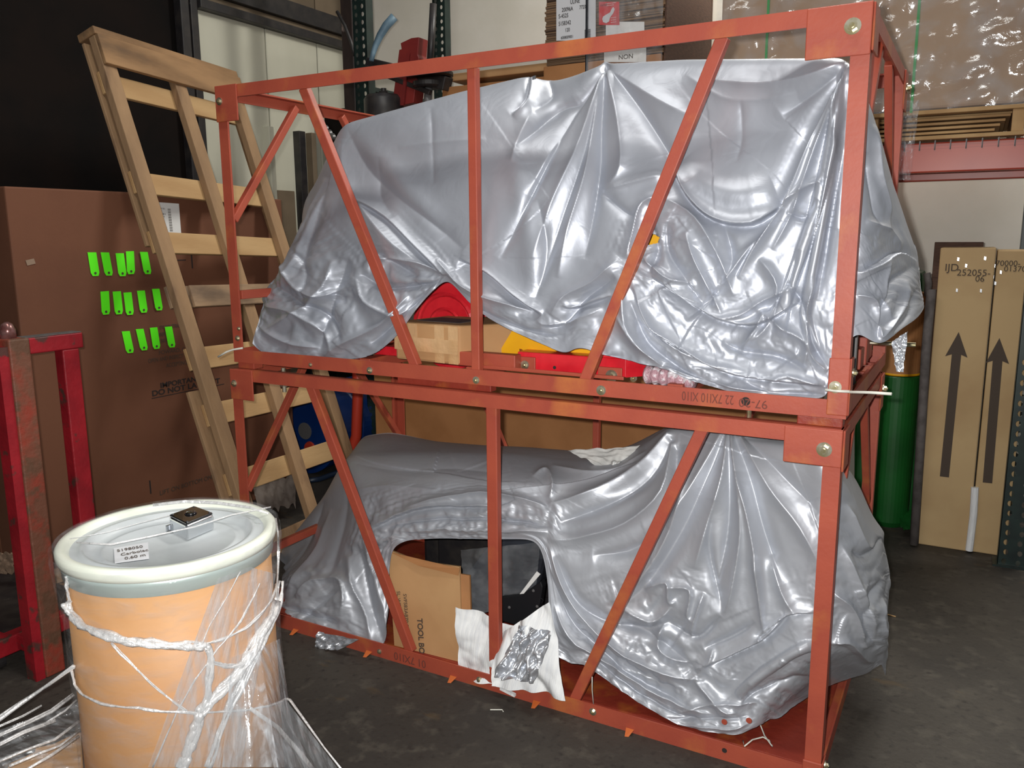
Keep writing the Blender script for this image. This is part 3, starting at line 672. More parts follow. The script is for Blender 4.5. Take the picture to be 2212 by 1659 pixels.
for y in (-.77, -.36):
    build(MB().lathe((xb-.02, y, .03), [(0, -.015), (.03, -.015), (.03, .015), (0, .015)], 18, (0, 1, 0)), 'wheel', frame_black, cart)
    build(MB().lathe((-1.25, y, .03), [(0, -.015), (.03, -.015), (.03, .015), (0, .015)], 18, (0, 1, 0)), 'wheel', frame_black, cart)
rf = W(43, 1163, 'y', -.72)
# planks lying between cart and carton
for i, (a, b, z0, lb_) in enumerate((((0, 1277), (55, 1262), .02, 'upper pale plank on the floor behind the rusty post'), ((0, 1318), (55, 1300), .02, 'lower pale plank on the floor behind the rusty post'))):
    A, B = W(a[0], a[1], 'z', .06), W(b[0], b[1], 'z', .06); d = nz(B-A); d[2] = 0
    tag(build(MB().beam(A-d*.5, B+d*.32, .1 if i == 0 else .07, .04, np.cross(d, Z_)), 'plank', wood_old, bevel=.003), lb_, 'plank')
tag(film_sheet('crumpled_paper', mat('brown_paper', (140, 116, 96), .8), None, W(5, 1215, 'z', .2), W(50, 1210, 'z', .22), W(0, 1258, 'z', .085), W(45, 1256, 'z', .085), 14, 12, .05, 21, nrm=(.5, -.5, .6)), 'crumpled brown paper lying on the planks at the left edge', 'paper')

# ================================================================== CRATES
CW, CD, H1, H2, GAP = 2.3708, 1.1163, 1.10, 1.0868, .027
def crate(name, x0, y0, z0, H, label, upper):
    t = thing(name, (x0+CW/2, y0+CD/2, z0), label, 'crate')
    P = lambda x, y, z: V(x0+x, y0+y, z0+z)
    a = .045; th = .006
    def b(nm, xa, xb_, ya, yb, za, zb, m=red_oxide, bev=.003):
        return build(MB().box(x0+xa, x0+xb_, y0+ya, y0+yb, z0+za, z0+zb), nm, m, t, bevel=bev)
    hb = .052 if upper else .06
    ht = .046
    # angle rails: vertical leg + horizontal leg joined as one bar
    def angle_x(nm, y, z_lo, z_hi, top, inward):
        mb = MB(); mb.box(x0, x0+CW, y0+y, y0+y+th*inward if inward > 0 else y0+y, z0+z_lo, z0+z_hi) if inward > 0 else mb.box(x0, x0+CW, y0+y-th, y0+y, z0+z_lo, z0+z_hi)
        zz = z_hi-th if top else z_lo
        ya, yb = (y+th, y+a) if inward > 0 else (y-a, y-th)
        mb.box(x0+.002, x0+CW-.002, y0+ya, y0+yb, z0+zz, z0+zz+th)
        return build(mb, nm, red_oxide, t)
    def angle_y(nm, x, z_lo, z_hi, top, inward):
        mb = MB(); xa, xb_ = (x, x+th) if inward > 0 else (x-th, x)
        mb.box(x0+xa, x0+xb_, y0+.004, y0+CD-.004, z0+z_lo, z0+z_hi)
        zz = z_hi-th-.001 if top else z_lo+.001
        xa, xb_ = (x+th, x+a) if inward > 0 else (x-a, x-th)
        mb.box(x0+xa, x0+xb_, y0+.01, y0+CD-.01, z0+zz, z0+zz+th)
        return build(mb, nm, red_oxide, t)
    angle_x('bottom_rail', 0, 0, hb, False, 1); angle_x('bottom_rail', CD, 0, hb, False, -1)
    angle_x('top_rail', 0, H-ht, H, True, 1); angle_x('top_rail', CD, H-ht, H, True, -1)
    angle_y('bottom_rail', 0, 0, hb, False, 1); angle_y('bottom_rail', CW, 0, hb, False, -1)
    angle_y('top_rail', 0, H-ht, H, True, 1); angle_y('top_rail', CW, H-ht, H, True, -1)
    # angle posts
    for sx in (0, 1):
        for sy in (0, 1):
            X, Y = (0, CW)[sx], (0, CD)[sy]; dx, dy = 1-2*sx, 1-2*sy
            mb = MB()
            xs = sorted((X+dx*.0065, X+dx*.048)); ysd = sorted((Y+dy*.001, Y+dy*.0075))
            mb.box(x0+xs[0], x0+xs[1], y0+ysd[0], y0+ysd[1], z0+.03, z0+H-.01)
            xs = sorted((X+dx*.0005, X+dx*.0065)); ysd = sorted((Y+dy*.0005, Y+dy*.048))
            mb.box(x0+xs[0], x0+xs[1], y0+ysd[0], y0+ysd[1], z0+.03, z0+H-.01)
            build(mb, 'post', red_oxide, t)
    # front bracing from the photograph
    def br(A, B, w=.037, side=(1, 0, 0), tt=.03, nm='brace'):
        return build(MB().beam(A, B, w, tt, side), nm, red_oxide, t, bevel=.003)
    yb = .024
    if upper:
        br(P(.434, yb, H-.04), P(.905, yb, hb-.01)); br(P(1.985, yb, H-.04), P(1.575, yb, hb-.01)); br(P(1.165, yb, H-.04), P(1.165, yb, hb-.01), .033, nm='middle_post')
    else:
        br(P(.415, yb, H-.04), P(.86, yb, hb-.01)); br(P(1.975, yb, H-.04), P(1.56, yb, hb-.01)); br(P(1.24, yb, H-.04), P(1.24, yb, hb-.01), .042, nm='middle_post')
    yr = CD-.024
    br(P(.45, yr, H-.04), P(.93, yr, hb-.01), .03); br(P(1.95, yr, H-.04), P(1.5, yr, hb-.01), .03); br(P(1.17, yr, H-.04), P(1.17, yr, hb), .03, nm='middle_post')
    for X in (.024, CW-.024):
        br(P(X, .41, H-.03), P(X, .022, .575), .03, (0, 1, 0), .026); br(P(X, CD-.41, H-.03), P(X, CD-.022, .575), .03, (0, 1, 0), .026)
        if X < 1: br(P(X, .03, .275), P(X, CD-.03, .275), .036, (0, 0, 1), .026, 'side_bar')
    # gusset plates with bolts
    gw, gh = (.16, .118) if upper else (.155, .095)
    g = b('gusset_plate', CW-gw, CW+.001, -.007, -.0005, H-gh-.012, H-.002)
    hexbolt(P(CW-.045, -.007, H-.058), (0, -1, 0), .021, t)
    gw, gh = (.115, .135) if upper else (.125, .125)
    b('gusset_plate', -.003, gw, -.007, -.0005, H-gh, H+.001)
    hexbolt(P(.022, -.007, H-.058), (0, -1, 0), .015, t)
    b('gusset_plate', CW+.0005, CW+.007, .0, .1, H-.12, H-.002); b('gusset_plate', CW+.0005, CW+.007, CD-.1, CD, H-.14, H-.002)
    hexbolt(P(CW+.007, CD-.045, H-.06), (1, 0, 0), .018, t)
    # shoe at the foot of the right front post
    zs = .17 if upper else .085
    b('shoe_plate', CW-.052, CW+.003, -.0065, -.0005, .01, zs); b('shoe_plate', CW+.0008, CW+.0065, -.001, .05, .01, zs)
    hexbolt(P(CW-.032, -.0065, zs*.5+.005), (0, -1, 0), .017 if upper else .015, t)
    hexbolt(P(CW+.0065, .03, zs*.75), (1, 0, 0), .013, t)
    hexbolt(P(.03, -.0005, .10), (0, -1, 0), .012, t); hexbolt(P(.04, -.0005, .14), (0, -1, 0), .008, t)
    # rail bolts
    if upper:
        for px, py, r in ((799, 800, .013), (1029, 821, .013), (1299, 843, .016), (671, 788, .008)):
            q = W(px, py, 'y', y0); hexbolt(q, (0, -1, 0), r, t, m=zinc)
        q = W(1611, 867, 'y', y0); build(MB().lathe(q+V(0, -.0012, 0), [(0, 0), (.013, 0), (.013, .001), (0, .001)], 16, (0, 1, 0)), 'bolt_hole', ink, t)
        text('97-20', W(1659, 866, 'y', -.002+y0), (-1, 0, -.0), (0, 0, -1), .036, ink_rail, t, 'pencil_mark')
        text('22 7XI10 XI10', W(1586, 855, 'y', -.002+y0), (-1, 0, 0), (0, 0, -1), .04, ink_rail, t, 'pencil_mark', squeeze=.66)
        for px, py in ((1618, 893),):
            q = W(px, py, 'y', y0+.02); build(MB().tube([q+V(0, 0, .02), q-V(0, 0, .012)], .007, 10), 'bolt_shank', zinc, t)
        q = W(612, 800, 'y', y0+.06); mb = MB(); mb.tube([q+V(0, 0, .01), q-V(0, 0, .09)], .009, 10); mb.tube([q-V(0, 0, .03), q-V(0, 0, .065)], .018, 6); build(mb, 'hanging_bolt', zinc, t)
        for x in (.62, 1.10, 1.84): b('cross_member', x, x+.05, .05, CD-.05, .008, .05)
        b('foot_pad', CW-.13, CW-.008, .002, .05, -.0265, -.0005, red_oxide_deck); b('foot_pad', .01, .10, .01, .06, -.0265, -.0005); b('foot_pad', .82, 1.22, .02, .06, -.0265, -.0005, red_oxide_deck)
        b('foot_pad', CW-.13, CW-.01, CD-.06, CD-.01, -.0265, -.0005); b('foot_pad', .01, .10, CD-.06, CD-.01, -.0265, -.0005)
    else:
        for px, py, r in ((820, 1407, .010), (1036, 1468, .012), (1281, 1537, .013)):
            hexbolt(W(px, py, 'y', 0), (0, -1, 0), r, t)
        q = W(1565, 1621, 'y', 0); build(MB().lathe(q+V(0, -.0012, 0), [(0, 0), (.008, 0), (.008, .001), (0, .001)], 16, (0, 1, 0)), 'bolt_hole', ink, t)
        text('01 7XI10', W(920, 1428, 'y', -.001), (-1, 0, .0), (0, 0, -1), .045, ink_rail, t, 'pencil_mark', squeeze=.9)
        b('deck_plate', .045, CW-.03, .045, CD-.045, .030, .038, red_oxide_deck, .001)
        b('deck_edge', CW-.03, CW-.006, .05, CD-.05, .031, .05)
        for px, py in ((640, 1375), (798, 1420), (980, 1475), (1160, 1527), (1361, 1588)):
            q = W(px, py-10, 'y', 0); build(MB().prism([V(q[0]-.014, -.001, .014), V(q[0]+.014, -.001, .014), V(q[0]+.006, -.030, .002), V(q[0]-.006, -.034, .002)], (0, .002, -.0015)), 'weld_tab', mat('rusty_tab', (196, 100, 44), .6), t)
    return t
low = crate('steel_crate', 0, 0, 0, H1, 'lower of two stacked red oxide steel frame crates, standing on the floor', False)
upp = crate('steel_crate', .003, .0178, H1+GAP, H2, 'upper of two stacked red oxide steel frame crates, on top of the other', True)
UZ = H1+GAP

# zip ties
def tie(name, pts, label, r=.003):
    mb = MB(); mb.tube(pts, r, 6); h = pts[-2]
    return tag(build(mb, name, tie_white, smooth=True), label, 'cable tie')
A = [W(1783, 842, 'y', .002), W(1810, 845, 'y', .0), W(1834, 846, 'y', .002)]
tie('cable_tie', A+[W(1838, 846, 'y', .03), W(1836, 847, 'y', .0), W(1880, 848, 'y', -.03), W(1926, 851, 'y', -.05)], 'white nylon tie around the right front post foot of the upper crate', .004)
q = W(1835, 846, 'y', -.005); 
tie('cable_tie', [W(524, 752, 'y', .0), W(505, 755, 'y', .0), W(490, 760, 'y', -.02), W(471, 771, 'y', -.03)], 'white nylon tie sticking out left of the left front post', .004)
tie('cable_tie', [W(1279, 1462, 'y', .01), W(1279, 1490, 'y', .012), W(1282, 1522, 'y', .015)], 'thin white tie hanging down to the rail bolt of the lower crate', .0018)
dz = .041
tie('cable_tie', [W(x, y, 'z', dz+.004) for x, y in ((1605, 1600), (1608, 1612), (1625, 1598), (1648, 1592), (1662, 1600), (1668, 1612), (1652, 1590), (1645, 1572))]+[W(1640, 1560, 'z', dz+.03)], 'cut white nylon tie lying curled on the lower crate deck', .0025)
tag(build(MB().tube([W(1059, 1533, 'z', .003), W(1085, 1533, 'z', .003), W(1087, 1537, 'z', .003)], .002, 5), 'wire_scrap', tie_white), 'tiny white wire scrap on the dark concrete floor', 'scrap')
tag(build(MB().tube([W(1912, 1326, 'z', .004), W(1935, 1332, 'z', .003)], .003, 5), 'wood_splinter', wood_pale), 'tiny pale splinter on the floor right of the lower tarp', 'scrap')

# ================================================================== CONTENTS OF UPPER CRATE
def wbox(t, nm, c, hx, hy, hz, yaw, m, bev=.006):
    cy, sy = math.cos(yaw), math.sin(yaw)
    return build(MB().obox(c, V(cy, sy, 0)*hx, V(-sy, cy, 0)*hy, V(0, 0, 1)*hz), nm, m, t, bevel=bev)
zb = UZ+.052
ub = thing('taped_carton', (.98, .27, zb), 'taped kraft carton with glossy tape in the upper crate under the tarp', 'carton')
A_ = W(905, 683, 'y', .10); B_ = W(1003, 700, 'y', .09)
k0 = W(868, 790, 'y', .07); k1 = W(1003, 803, 'y', .06)
x0c, x1c = k0[0]-.05, 1.115
zt_ = W(960, 700, 'y', .10)[2]
body = build(MB().prism([(x0c, .10, zb), (x0c+.30, .07, zb), (1.30, .36, zb), (x0c+.08, .52, zb)], (0, 0, zt_-zb)), 'carton_body', card, ub, bevel=.01)
n_ = nz((-.03, -.3, 0))
for f in (.30, .72, .93):
    q = V(x0c+.30*f, .10-.03*f, (zb+zt_)/2)
    build(MB().obox(q+V(0, -.002, 0), V(.022, -.0022, 0), V(0, .0008, 0), V(0, 0, (zt_-zb)/2-.003)), 'tape_strip', mat('glossy_tape', (216, 178, 134), .12, coat=.8, bump=.5, bscale=25, rgb2=(198, 156, 110)), ub)  # tape colour lighter than the carton, highlights painted into it
q = V(x0c+.15, .085, zb+(zt_-zb)*.45); build(MB().obox(q+V(0, -.004, 0), V(.15, -.015, 0), V(0, .0008, 0), V(0, 0, .025)), 'tape_strip', MATS['glossy_tape'], ub)
build(MB().prism([(x0c+.06, .16, zt_), (x0c+.26, .14, zt_), (x0c+.27, .26, zt_), (x0c+.08, .30, zt_)], (0, 0, .0012)), 'top_label', grey_foam, ub)
rm = thing('red_casting', (1.0, .6, zb), 'glossy red machine casting peeking out behind the taped carton', 'machine')
cc = W(985, 680, 'y', .45)
build(MB().lathe((cc[0], .45, cc[2]-.04), [(0, 0), (.17, 0), (.18, .02), (.18, .05), (.12, .055), (.12, .08), (0, .08)], 32, (0, -1, 0)), 'round_housing', red_bright, rm, bevel=.004)
build(MB().box(cc[0]-.13, cc[0]+.15, .45, .75, zb, cc[2]), 'housing_base', red_bright, rm, bevel=.01)
hs = MB(); hs.tube([W(936, 700, 'y', .40), W(938, 670, 'y', .40), W(942, 640, 'y', .42), W(955, 610, 'y', .45)], .012, 10)
build(hs, 'black_hose', black_matt, rm, smooth=True)
for r_ in (.07, .13): build(MB().lathe((cc[0], .366, cc[2]-.04), [(r_-.008, 0), (r_, .006), (r_+.008, 0)], 28, (0, -1, 0)), 'raised_rib', red_bright, rm)
# red machine frame with big bolts
mf = thing('red_machine_frame', (1.6, .3, zb), 'bright red steel machine frame with two big washered bolts in the upper crate', 'machine')
yf = .13
z0_, z1_ = zb-.005, W(1240, 768, 'y', yf)[2]
xA, xB = W(1118, 780, 'y', yf)[0], W(1352, 800, 'y', yf)[0]
build(MB().box(xA, xB, yf, yf+.012, z0_, z1_), 'frame_channel', red_bright, mf, bevel=.003)
build(MB().box(xA, xB, yf+.012, yf+.12, z1_-.008, z1_), 'frame_flange', red_bright, mf, bevel=.002)
xC = W(1425, 800, 'y', yf)[0]
build(MB().box(xB-.11, xB-.001, yf-.004, yf+.22, z1_+.0005, z1_+.03), 'cross_pad', red_bright, mf, bevel=.003)
build(MB().prism([(xB, yf, z0_), (xC, yf+.14, z0_), (xC, yf+.14, z1_+.01), (xB, yf, z1_+.025)], (-.01, .012, 0)), 'side_channel', red_bright, mf)
for px, py, r, w_ in ((1135, 788, .016, .055), (1322, 812, .021, .05)):
    q = W(px, py, 'y', yf-.006); build(MB().box(q[0]-w_, q[0]+w_*.7, yf-.008, yf-.0005, zb-.004, q[2]+.028), 'mount_plate', red_oxide, mf, bevel=.002)
    hexbolt(q-V(0, .003, 0), (0, -1, 0), r, mf)
for px, py in ((1198, 794), (1277, 806)):
    q = W(px, py, 'y', yf-.001); build(MB().lathe(q, [(0, 0), (.006, 0), (.006, .001), (0, .001)], 12, (0, -1, 0)), 'drill_hole', ink, mf)
q = W(1368, 817, 'y', yf+.03); hexbolt(q, nz((.6, -.8, 0)), .012, mf)
build(MB().box(xA-.22, xA+.02, .075, .12, zb, zb+.05), 'base_channel', red_oxide, mf, bevel=.003)
build(MB().box(xA-.13, xB+.02, .058, .066, zb-.002, zb+.010), 'base_angle', red_oxide, mf, bevel=.002)
build(MB().prism([(xA-.22, .40, zb), (xA-.20, .40, zb+.075), (xA+.02, .14, zb+.05), (xA+.02, .14, zb)], (.0, .012, 0)), 'base_plate', red_oxide, mf)
ys_ = thing('yellow_sheet', (1.35, .3, z1_), 'bright yellow sheet steel guard showing below the upper tarp hem', 'guard')
yp = [W(x, y, 'y', .20) for x, y in ((1076, 764), (1105, 716), (1130, 690), (1180, 700), (1330, 740), (1335, 764))]
build(MB().prism(yp, (0, .012, 0)), 'guard_plate', yellow, ys_)
yp = [W(x, y, 'y', .16) for x, y in ((1385, 500), (1424, 512), (1418, 525), (1392, 528), (1380, 515))]
build(MB().prism([W(x, y, 'y', .20) for x, y in ((1350, 480), (1445, 495), (1440, 545), (1375, 585), (1345, 575))], (0, .008, 0)), 'guard_tab', yellow, ys_)
build(MB().box(yp[0][0]+.0, yp[0][0]+.05, .21, .25, z1_, yp[0][2]-.02), 'guard_post', yellow, ys_, bevel=.004)
bw = thing('bubble_wrap_roll', (1.9, .2, zb), 'pinkish roll of bubble wrap beside the red machine frame', 'bubble wrap')
A2, B2 = W(1398, 808, 'y', .14), W(1500, 822, 'y', .11)
mb = MB(); n_p = 18; pts = [A2+(B2-A2)*t for t in np.linspace(0, 1, n_p)]
mb.tube(pts, [.03+.006*math.sin(i*2.1) for i in range(n_p)], 16); build(mb, 'wrap_body', bubble, bw, smooth=True)
rs = W(780, 772, 'y', .25)
rp2 = thing('red_floor_rail', (rs[0], .3, zb), 'bright red rail lying left of the taped carton in the upper crate', 'machine part')
build(MB().box(.5, x0c-.02, .16, .2, zb, zb+.035), 'rail_bar', red_bright, rp2, bevel=.004)
# grey cylinder, brackets at the right end of the upper crate
gc = thing('grey_cylinder', (2.32, .5, zb), 'grey steel cylinder end with flat bracket at the right end of the upper crate', 'machine part')
q = W(1850, 745, 'y', .45)
build(MB().lathe((q[0]-.14, .40, q[2]-.01), [(0, 0), (.07, 0), (.075, .01), (.075, .3), (.07, .31), (0, .31)], 32, (0, 1, 0)), 'cylinder_body', grey_steel, gc, smooth=False)
build(MB().box(q[0]-.05, q[0]+.01, .38, .40, q[2]-.12, q[2]+.05), 'flat_bracket', grey_steel, gc, bevel=.004)
rb = thing('red_bracket', (2.30, .85, zb), 'rusty red slotted bracket with tube ends on the right rail of the upper crate', 'bracket')
build(MB().box(2.12, 2.345, .72, .80, zb, zb+.12), 'bracket_plate', red_oxide, rb, bevel=.004)
build(MB().box(2.22, 2.34, .60, .69, zb, zb+.07), 'tube_end', red_oxide, rb, bevel=.004)
build(MB().box(2.235, 2.325, .597, .5995, zb+.015, zb+.055), 'tube_opening', ink, rb)
build(MB().box(2.14, 2.34, .86, .95, zb, zb+.16), 'bracket_plate', red_oxide, rb, bevel=.004)
q0_, q1_ = W(1950, 744, 'y', .85), W(1978, 745, 'y', .85)
build(MB().tube([q0_-V(.2, 0, 0), q1_], .008, 10), 'pin', zinc, rb)

# ================================================================== CONTENTS OF LOWER CRATE
dz = .038
tbc = thing('toolbox_carton', (.87, .08, dz), 'flattened kraft carton printed TOOL BOX standing in the lower crate', 'carton')
cb = W(850, 1404, 'z', dz); cb2 = W(1016, 1446, 'z', dz)
ct = W(838, 1187, 'y', cb[1]+.05); ct2 = W(992, 1224, 'y', cb2[1]+.05)
yA, yB = .045, .06
cb = W(852, 1398, 'y', yA); cb2 = W(1000, 1436, 'y', yB); cb[2] = cb2[2] = dz+.001
ct = W(838, 1187, 'y', yA+.05); ct2 = W(992, 1224, 'y', yB+.05); ctm = W(900, 1212, 'y', yA+.055)
nn = nz(np.cross(cb2-cb, ct-cb)); nn = nn if nn[1] > 0 else -nn
build(MB().prism([cb, cb2, ct2, ctm, ct], nn*.012), 'front_panel', card, tbc)
fl = [cb2+nn*.004, W(1020, 1446, 'y', .085), W(1014, 1243, 'y', .13), W(995, 1240, 'y', .115)]
fl[1][2] = dz+.001
build(MB().prism(fl, nn*.01), 'side_flap', card_orange, tbc)
tf = [W(842, 1192, 'y', yA+.045), W(994, 1228, 'y', yB+.045), W(990, 1243, 'y', yB+.042), W(905, 1222, 'y', yA+.042)]
build(MB().prism(tf, -nn*.002), 'top_fold', card_orange, tbc)
def ontb(px, py):  # point on the carton's front plane
    return WP(px, py, cb, nn)
dn = nz(ontb(905, 1400)-ontb(900, 1337)); rt = nz(np.cross(nn, dn))
def tt(s, px, py, size, **k):
    o = ontb(px, py)-nn*.002; rgt = nz(ct-cb)*-1; rgt = nz(cb-ct); up_ = nz(cb2-cb)
    return text(s, o, rgt, up_, size, ink_soft, tbc, **k)
tt('TOOL BOX', 902, 1335, .034, bold=.0008, squeeze=.92)
tt('SVFS83A870 01PSJS209', 872, 1282, .022); tt('SL W031370151100', 858, 1276, .022)
tt('SL 7003', 847, 1272, .022)
tbx = thing('black_toolbox', (1.25, .35, dz), 'black steel toolbox wrapped in clear film in the opening of the lower tarp', 'toolbox')
c1, c2 = W(1020, 1345, 'y', .22), W(1160, 1200, 'y', .22)
tp_ = [W(x, y, 'y', .22) for x, y in ((1004, 1240), (1060, 1168), (1172, 1166), (1174, 1210), (1160, 1268), (1092, 1322), (1012, 1330))]
build(MB().prism(tp_, (-.0, .3, 0)), 'wrapped_body', black_wrap, tbx, bevel=.02)
bp_ = [W(x, y, 'y', .17) for x, y in ((1082, 1290), (1128, 1284), (1168, 1256), (1172, 1268), (1162, 1328), (1134, 1357), (1078, 1340))]
brk = build(MB().prism(bp_, (.0, .035, .0)), 'corner_bracket', black_matt, tbx, bevel=.004)
for px, py in ((1100, 1312), (1152, 1276), (1160, 1310)):
    q = W(px, py, 'y', .168); build(MB().lathe(q, [(0, 0), (.006, 0), (.004, .003), (0, .003)], 10, (0, -1, 0)), 'rivet', grey_steel, brk)
wsx = [W(x, y, 'y', .165) for x, y in ((1123, 1283), (1160, 1234), (1168, 1240), (1132, 1282))]
build(MB().prism(wsx, (0, -.002, 0)), 'paper_tab', paper, tbx)
hg = MB(); hg.tube([W(x, y, 'y', .16) for x, y in ((1168, 1292), (1174, 1296), (1170, 1303))], .002, 5); build(hg, 'wire_loop', black_matt, brk)
film_sheet('film_wrap', film_goods, tbx, W(1000, 1185, 'y', .205), W(1172, 1168, 'y', .205), W(1015, 1330, 'y', .205), W(1160, 1290, 'y', .205), 40, 40, .006, 31, 7.)
# foam sheets
def foam(label, pts, yv, seedv, amp=.012):
    return tag(film_sheet('foam_sheet', foam_white, None, *pts, 40, 34, amp, seedv, 1.6), label, 'foam')
foam('white foam sheet below the black toolbox, right of the printed carton', [W(1014, 1290, 'y', .16), W(1170, 1340, 'y', .17), W(1016, 1442, 'y', .095), W(1140, 1464, 'y', .07)], 0, 41)
foam('crumpled white foam sheet at the foot of the right brace, lower crate', [W(1110, 1345, 'y', .15), W(1210, 1280, 'y', .15), W(1090, 1456, 'y', .06), W(1250, 1482, 'y', .05)], 0, 42, .014)
tag(build(MB().obox(W(1097, 1494, 'y', -.012), (.03, 0, -.006), (0, .006, 0), (0, 0, .005)), 'foam_scrap', foam_white), 'small white foam end poking out under the lower front rail', 'scrap')
# inner machine bulk under the tarps so nothing is hollow from the side
for nm, (xa, xb_, ya, yb_, za, zb__), lb in (('covered_machine', (.55, 1.75, .55, .9, dz, .60), 'dark machine body standing hidden under the lower tarp'), ('covered_machine', (.75, 1.9, .72, .95, zb, 1.95), 'dark machine body standing hidden under the upper tarp')):
    t = thing(nm, ((xa+xb_)/2, (ya+yb_)/2, za), lb, 'machine'); build(MB().box(xa, xb_, ya, yb_, za, zb__), 'body_casting', frame_black, t, bevel=.02)
    build(MB().box(xa+.1, xb_-.1, ya-.03, ya, za+.1, zb__-.1), 'cover_plate', frame_black, t, bevel=.01)

# ================================================================== FIBRE DRUM
DX, DY, DZ, DR = .82, -.98, .86, .275
drum = thing('fibre_drum', (DX, DY, 0), 'tan fibreboard drum with white lid wrapped in stretch film in the foreground', 'drum')
rb_ = DR-.018
build(MB().lathe((DX, DY, 0), [(0, 0), (rb_, 0), (rb_, DZ-.03), (rb_-.008, DZ-.03)], 96), 'drum_body', fiber, drum, smooth=True)
build(MB().lathe((DX, DY, 0), [(rb_+.001, DZ-.074), (rb_+.006, DZ-.072), (rb_+.006, DZ-.05), (rb_+.009, DZ-.046), (rb_+.009, DZ-.032), (rb_, DZ-.03)], 96), 'metal_ring', ring_metal, drum, smooth=True)
build(MB().lathe((DX, DY, 0), [(rb_+.001, DZ-.034), (DR-.003, DZ-.032), (DR, DZ-.022), (DR, DZ-.008), (DR-.006, DZ), (DR-.02, DZ+.001), (DR-.028, DZ-.006), (DR-.034, DZ-.016)], 96), 'lid_rim', lid_white, drum, smooth=True)
build(MB().lathe((DX, DY, 0), [(DR-.034, DZ-.016), (DR-.052, DZ-.020), (DR-.056, DZ-.014), (DR-.066, DZ-.014), (DR-.072, DZ-.034), (DR-.10, DZ-.038), (DR-.104, DZ-.034), (DR-.112, DZ-.034), (DR-.118, DZ-.040), (0, DZ-.040)], 96), 'lid_dish', lid_grey, drum, smooth=True)
q = W(430, 1122, 'z', DZ-.05)
q = W(258, 1267, 'y', DY-.22); 
def cylpt(px, py, r):
    d = ray(px, py); o = CAM-V(DX, DY, 0); a_ = d[0]**2+d[1]**2; b_ = 2*(o[0]*d[0]+o[1]*d[1]); c_2 = o[0]**2+o[1]**2-r*r
    disc = max(b_*b_-4*a_*c_2, 0); t = (-b_-math.sqrt(disc))/(2*a_); return CAM+d*t
q = cylpt(258, 1267, rb_+.007); build(MB().obox(q, nz(np.cross(q-V(DX, DY, q[2]), Z_))*.012, nz(q-V(DX, DY, q[2]))*.001, V(0, 0, .002)), 'ring_mark', ink, drum)
# paper label under the film on the lid
zl = DZ-.038
lp_ = [W(x, y, 'z', zl) for x, y in ((246, 1185), (320, 1172), (322, 1207), (248, 1217))]
ll = build(MB().prism(lp_, (0, 0, .0012)), 'lid_label', paper_grey, drum)
rt_ = lp_[1]-lp_[0]; up_ = lp_[0]-lp_[3]
for i, s in enumerate(('5198050', 'Carbolac', '0.60 m')):
    text(s, lp_[3]+up_*(.66-.3*i)+rt_*(.08+.1*i)+V(0, 0, .0015), rt_, up_, .026, ink_soft, ll, 'handwriting', squeeze=.7)
# square chrome tape measure on the lid
zm = DZ-.040+.012
tm = thing('tape_measure', tuple(W(412, 1150, 'z', DZ-.038)), 'square chrome and black tape measure lying on the white drum lid', 'tape measure')
P4 = [(362, 1122), (402, 1141), (461, 1116), (418, 1098)]
zt2 = DZ-.040+.046
top = [W(x, y, 'z', zt2+.006) for x, y in ((364, 1112), (402, 1131), (461, 1107), (420, 1092))]
ctr = sum(top)/4
bot = [p_*V(1, 1, 0)+V(0, 0, DZ-.0385) for p_ in top]
build(MB().prism([b_ for b_ in bot], (0, 0, zt2-(DZ-.0385))), 'chrome_case', chrome, tm, bevel=.006, seg=3)
build(MB().prism([ctr*V(1, 1, 0)+(p_-ctr)*V(1, 1, 0)*.97+V(0, 0, zt2+.0005) for p_ in top], (0, 0, .006)), 'black_face', black_gloss, tm, bevel=.005, seg=3)
build(MB().lathe((ctr[0], ctr[1], zt2+.0065), [(0, 0), (.017, 0), (.014, .004), (.006, .005), (0, .004)], 24), 'centre_hub', black_gloss, tm, smooth=True)
for p_ in top:
    c__ = ctr+(p_-ctr)*.82; build(MB().lathe((c__[0], c__[1], zt2+.0068), [(0, 0), (.0035, 0), (.002, .0015), (0, .002)], 10), 'screw', chrome, tm)
c__ = top[0]*V(1, 1, 0)+(top[0]-ctr)*V(1, 1, 0)*.06+V(0, 0, DZ-.030)
build(MB().obox(c__, nz((top[1]-top[0])*V(1, 1, 0))*.003, nz((top[0]-top[3])*V(1, 1, 0))*.008, V(0, 0, .012)), 'end_hook', chrome, tm, bevel=.001)

# ---- stretch film wound round the drum: one thing with many strands
fw = thing('stretch_wrap', (DX, DY, 0), 'loose clear stretch film wound around the tan drum with white bunched strands', 'plastic film')
def grid_mesh(G, name, m, parent, smooth=True):
    nv, nu = G.shape[:2]; mb = MB(); mb.add(G.reshape(-1, 3), [(j*nu+i, j*nu+i+1, (j+1)*nu+i+1, (j+1)*nu+i) for j in range(nv-1) for i in range(nu-1)])
    return build(mb, name, m, parent, smooth=smooth)
# shell
nu, nv = 200, 90; TH = np.linspace(0, 2*math.pi, nu); ZZ = np.linspace(.0, DZ-.004, nv)
G = np.zeros((nv, nu, 3)); rr_ = np.random.RandomState(3); ph = rr_.rand(12)*6.28
for j, z in enumerate(ZZ):
    r = (DR+.004 if z > DZ-.03 else rb_+.006+(DR-rb_)*max(0, (z-(DZ-.20))/.17))+0*TH
    for k in range(12): r = r+.0010*np.abs(np.sin((3+2.3*k)*TH*.5+ph[k]+z*(6+5*(k % 4))))
    r[-1] = r[0]
    G[j, :, 0] = DX+r*np.cos(TH); G[j, :, 1] = DY+r*np.sin(TH); G[j, :, 2] = z
grid_mesh(G, 'film_shell', film, fw)
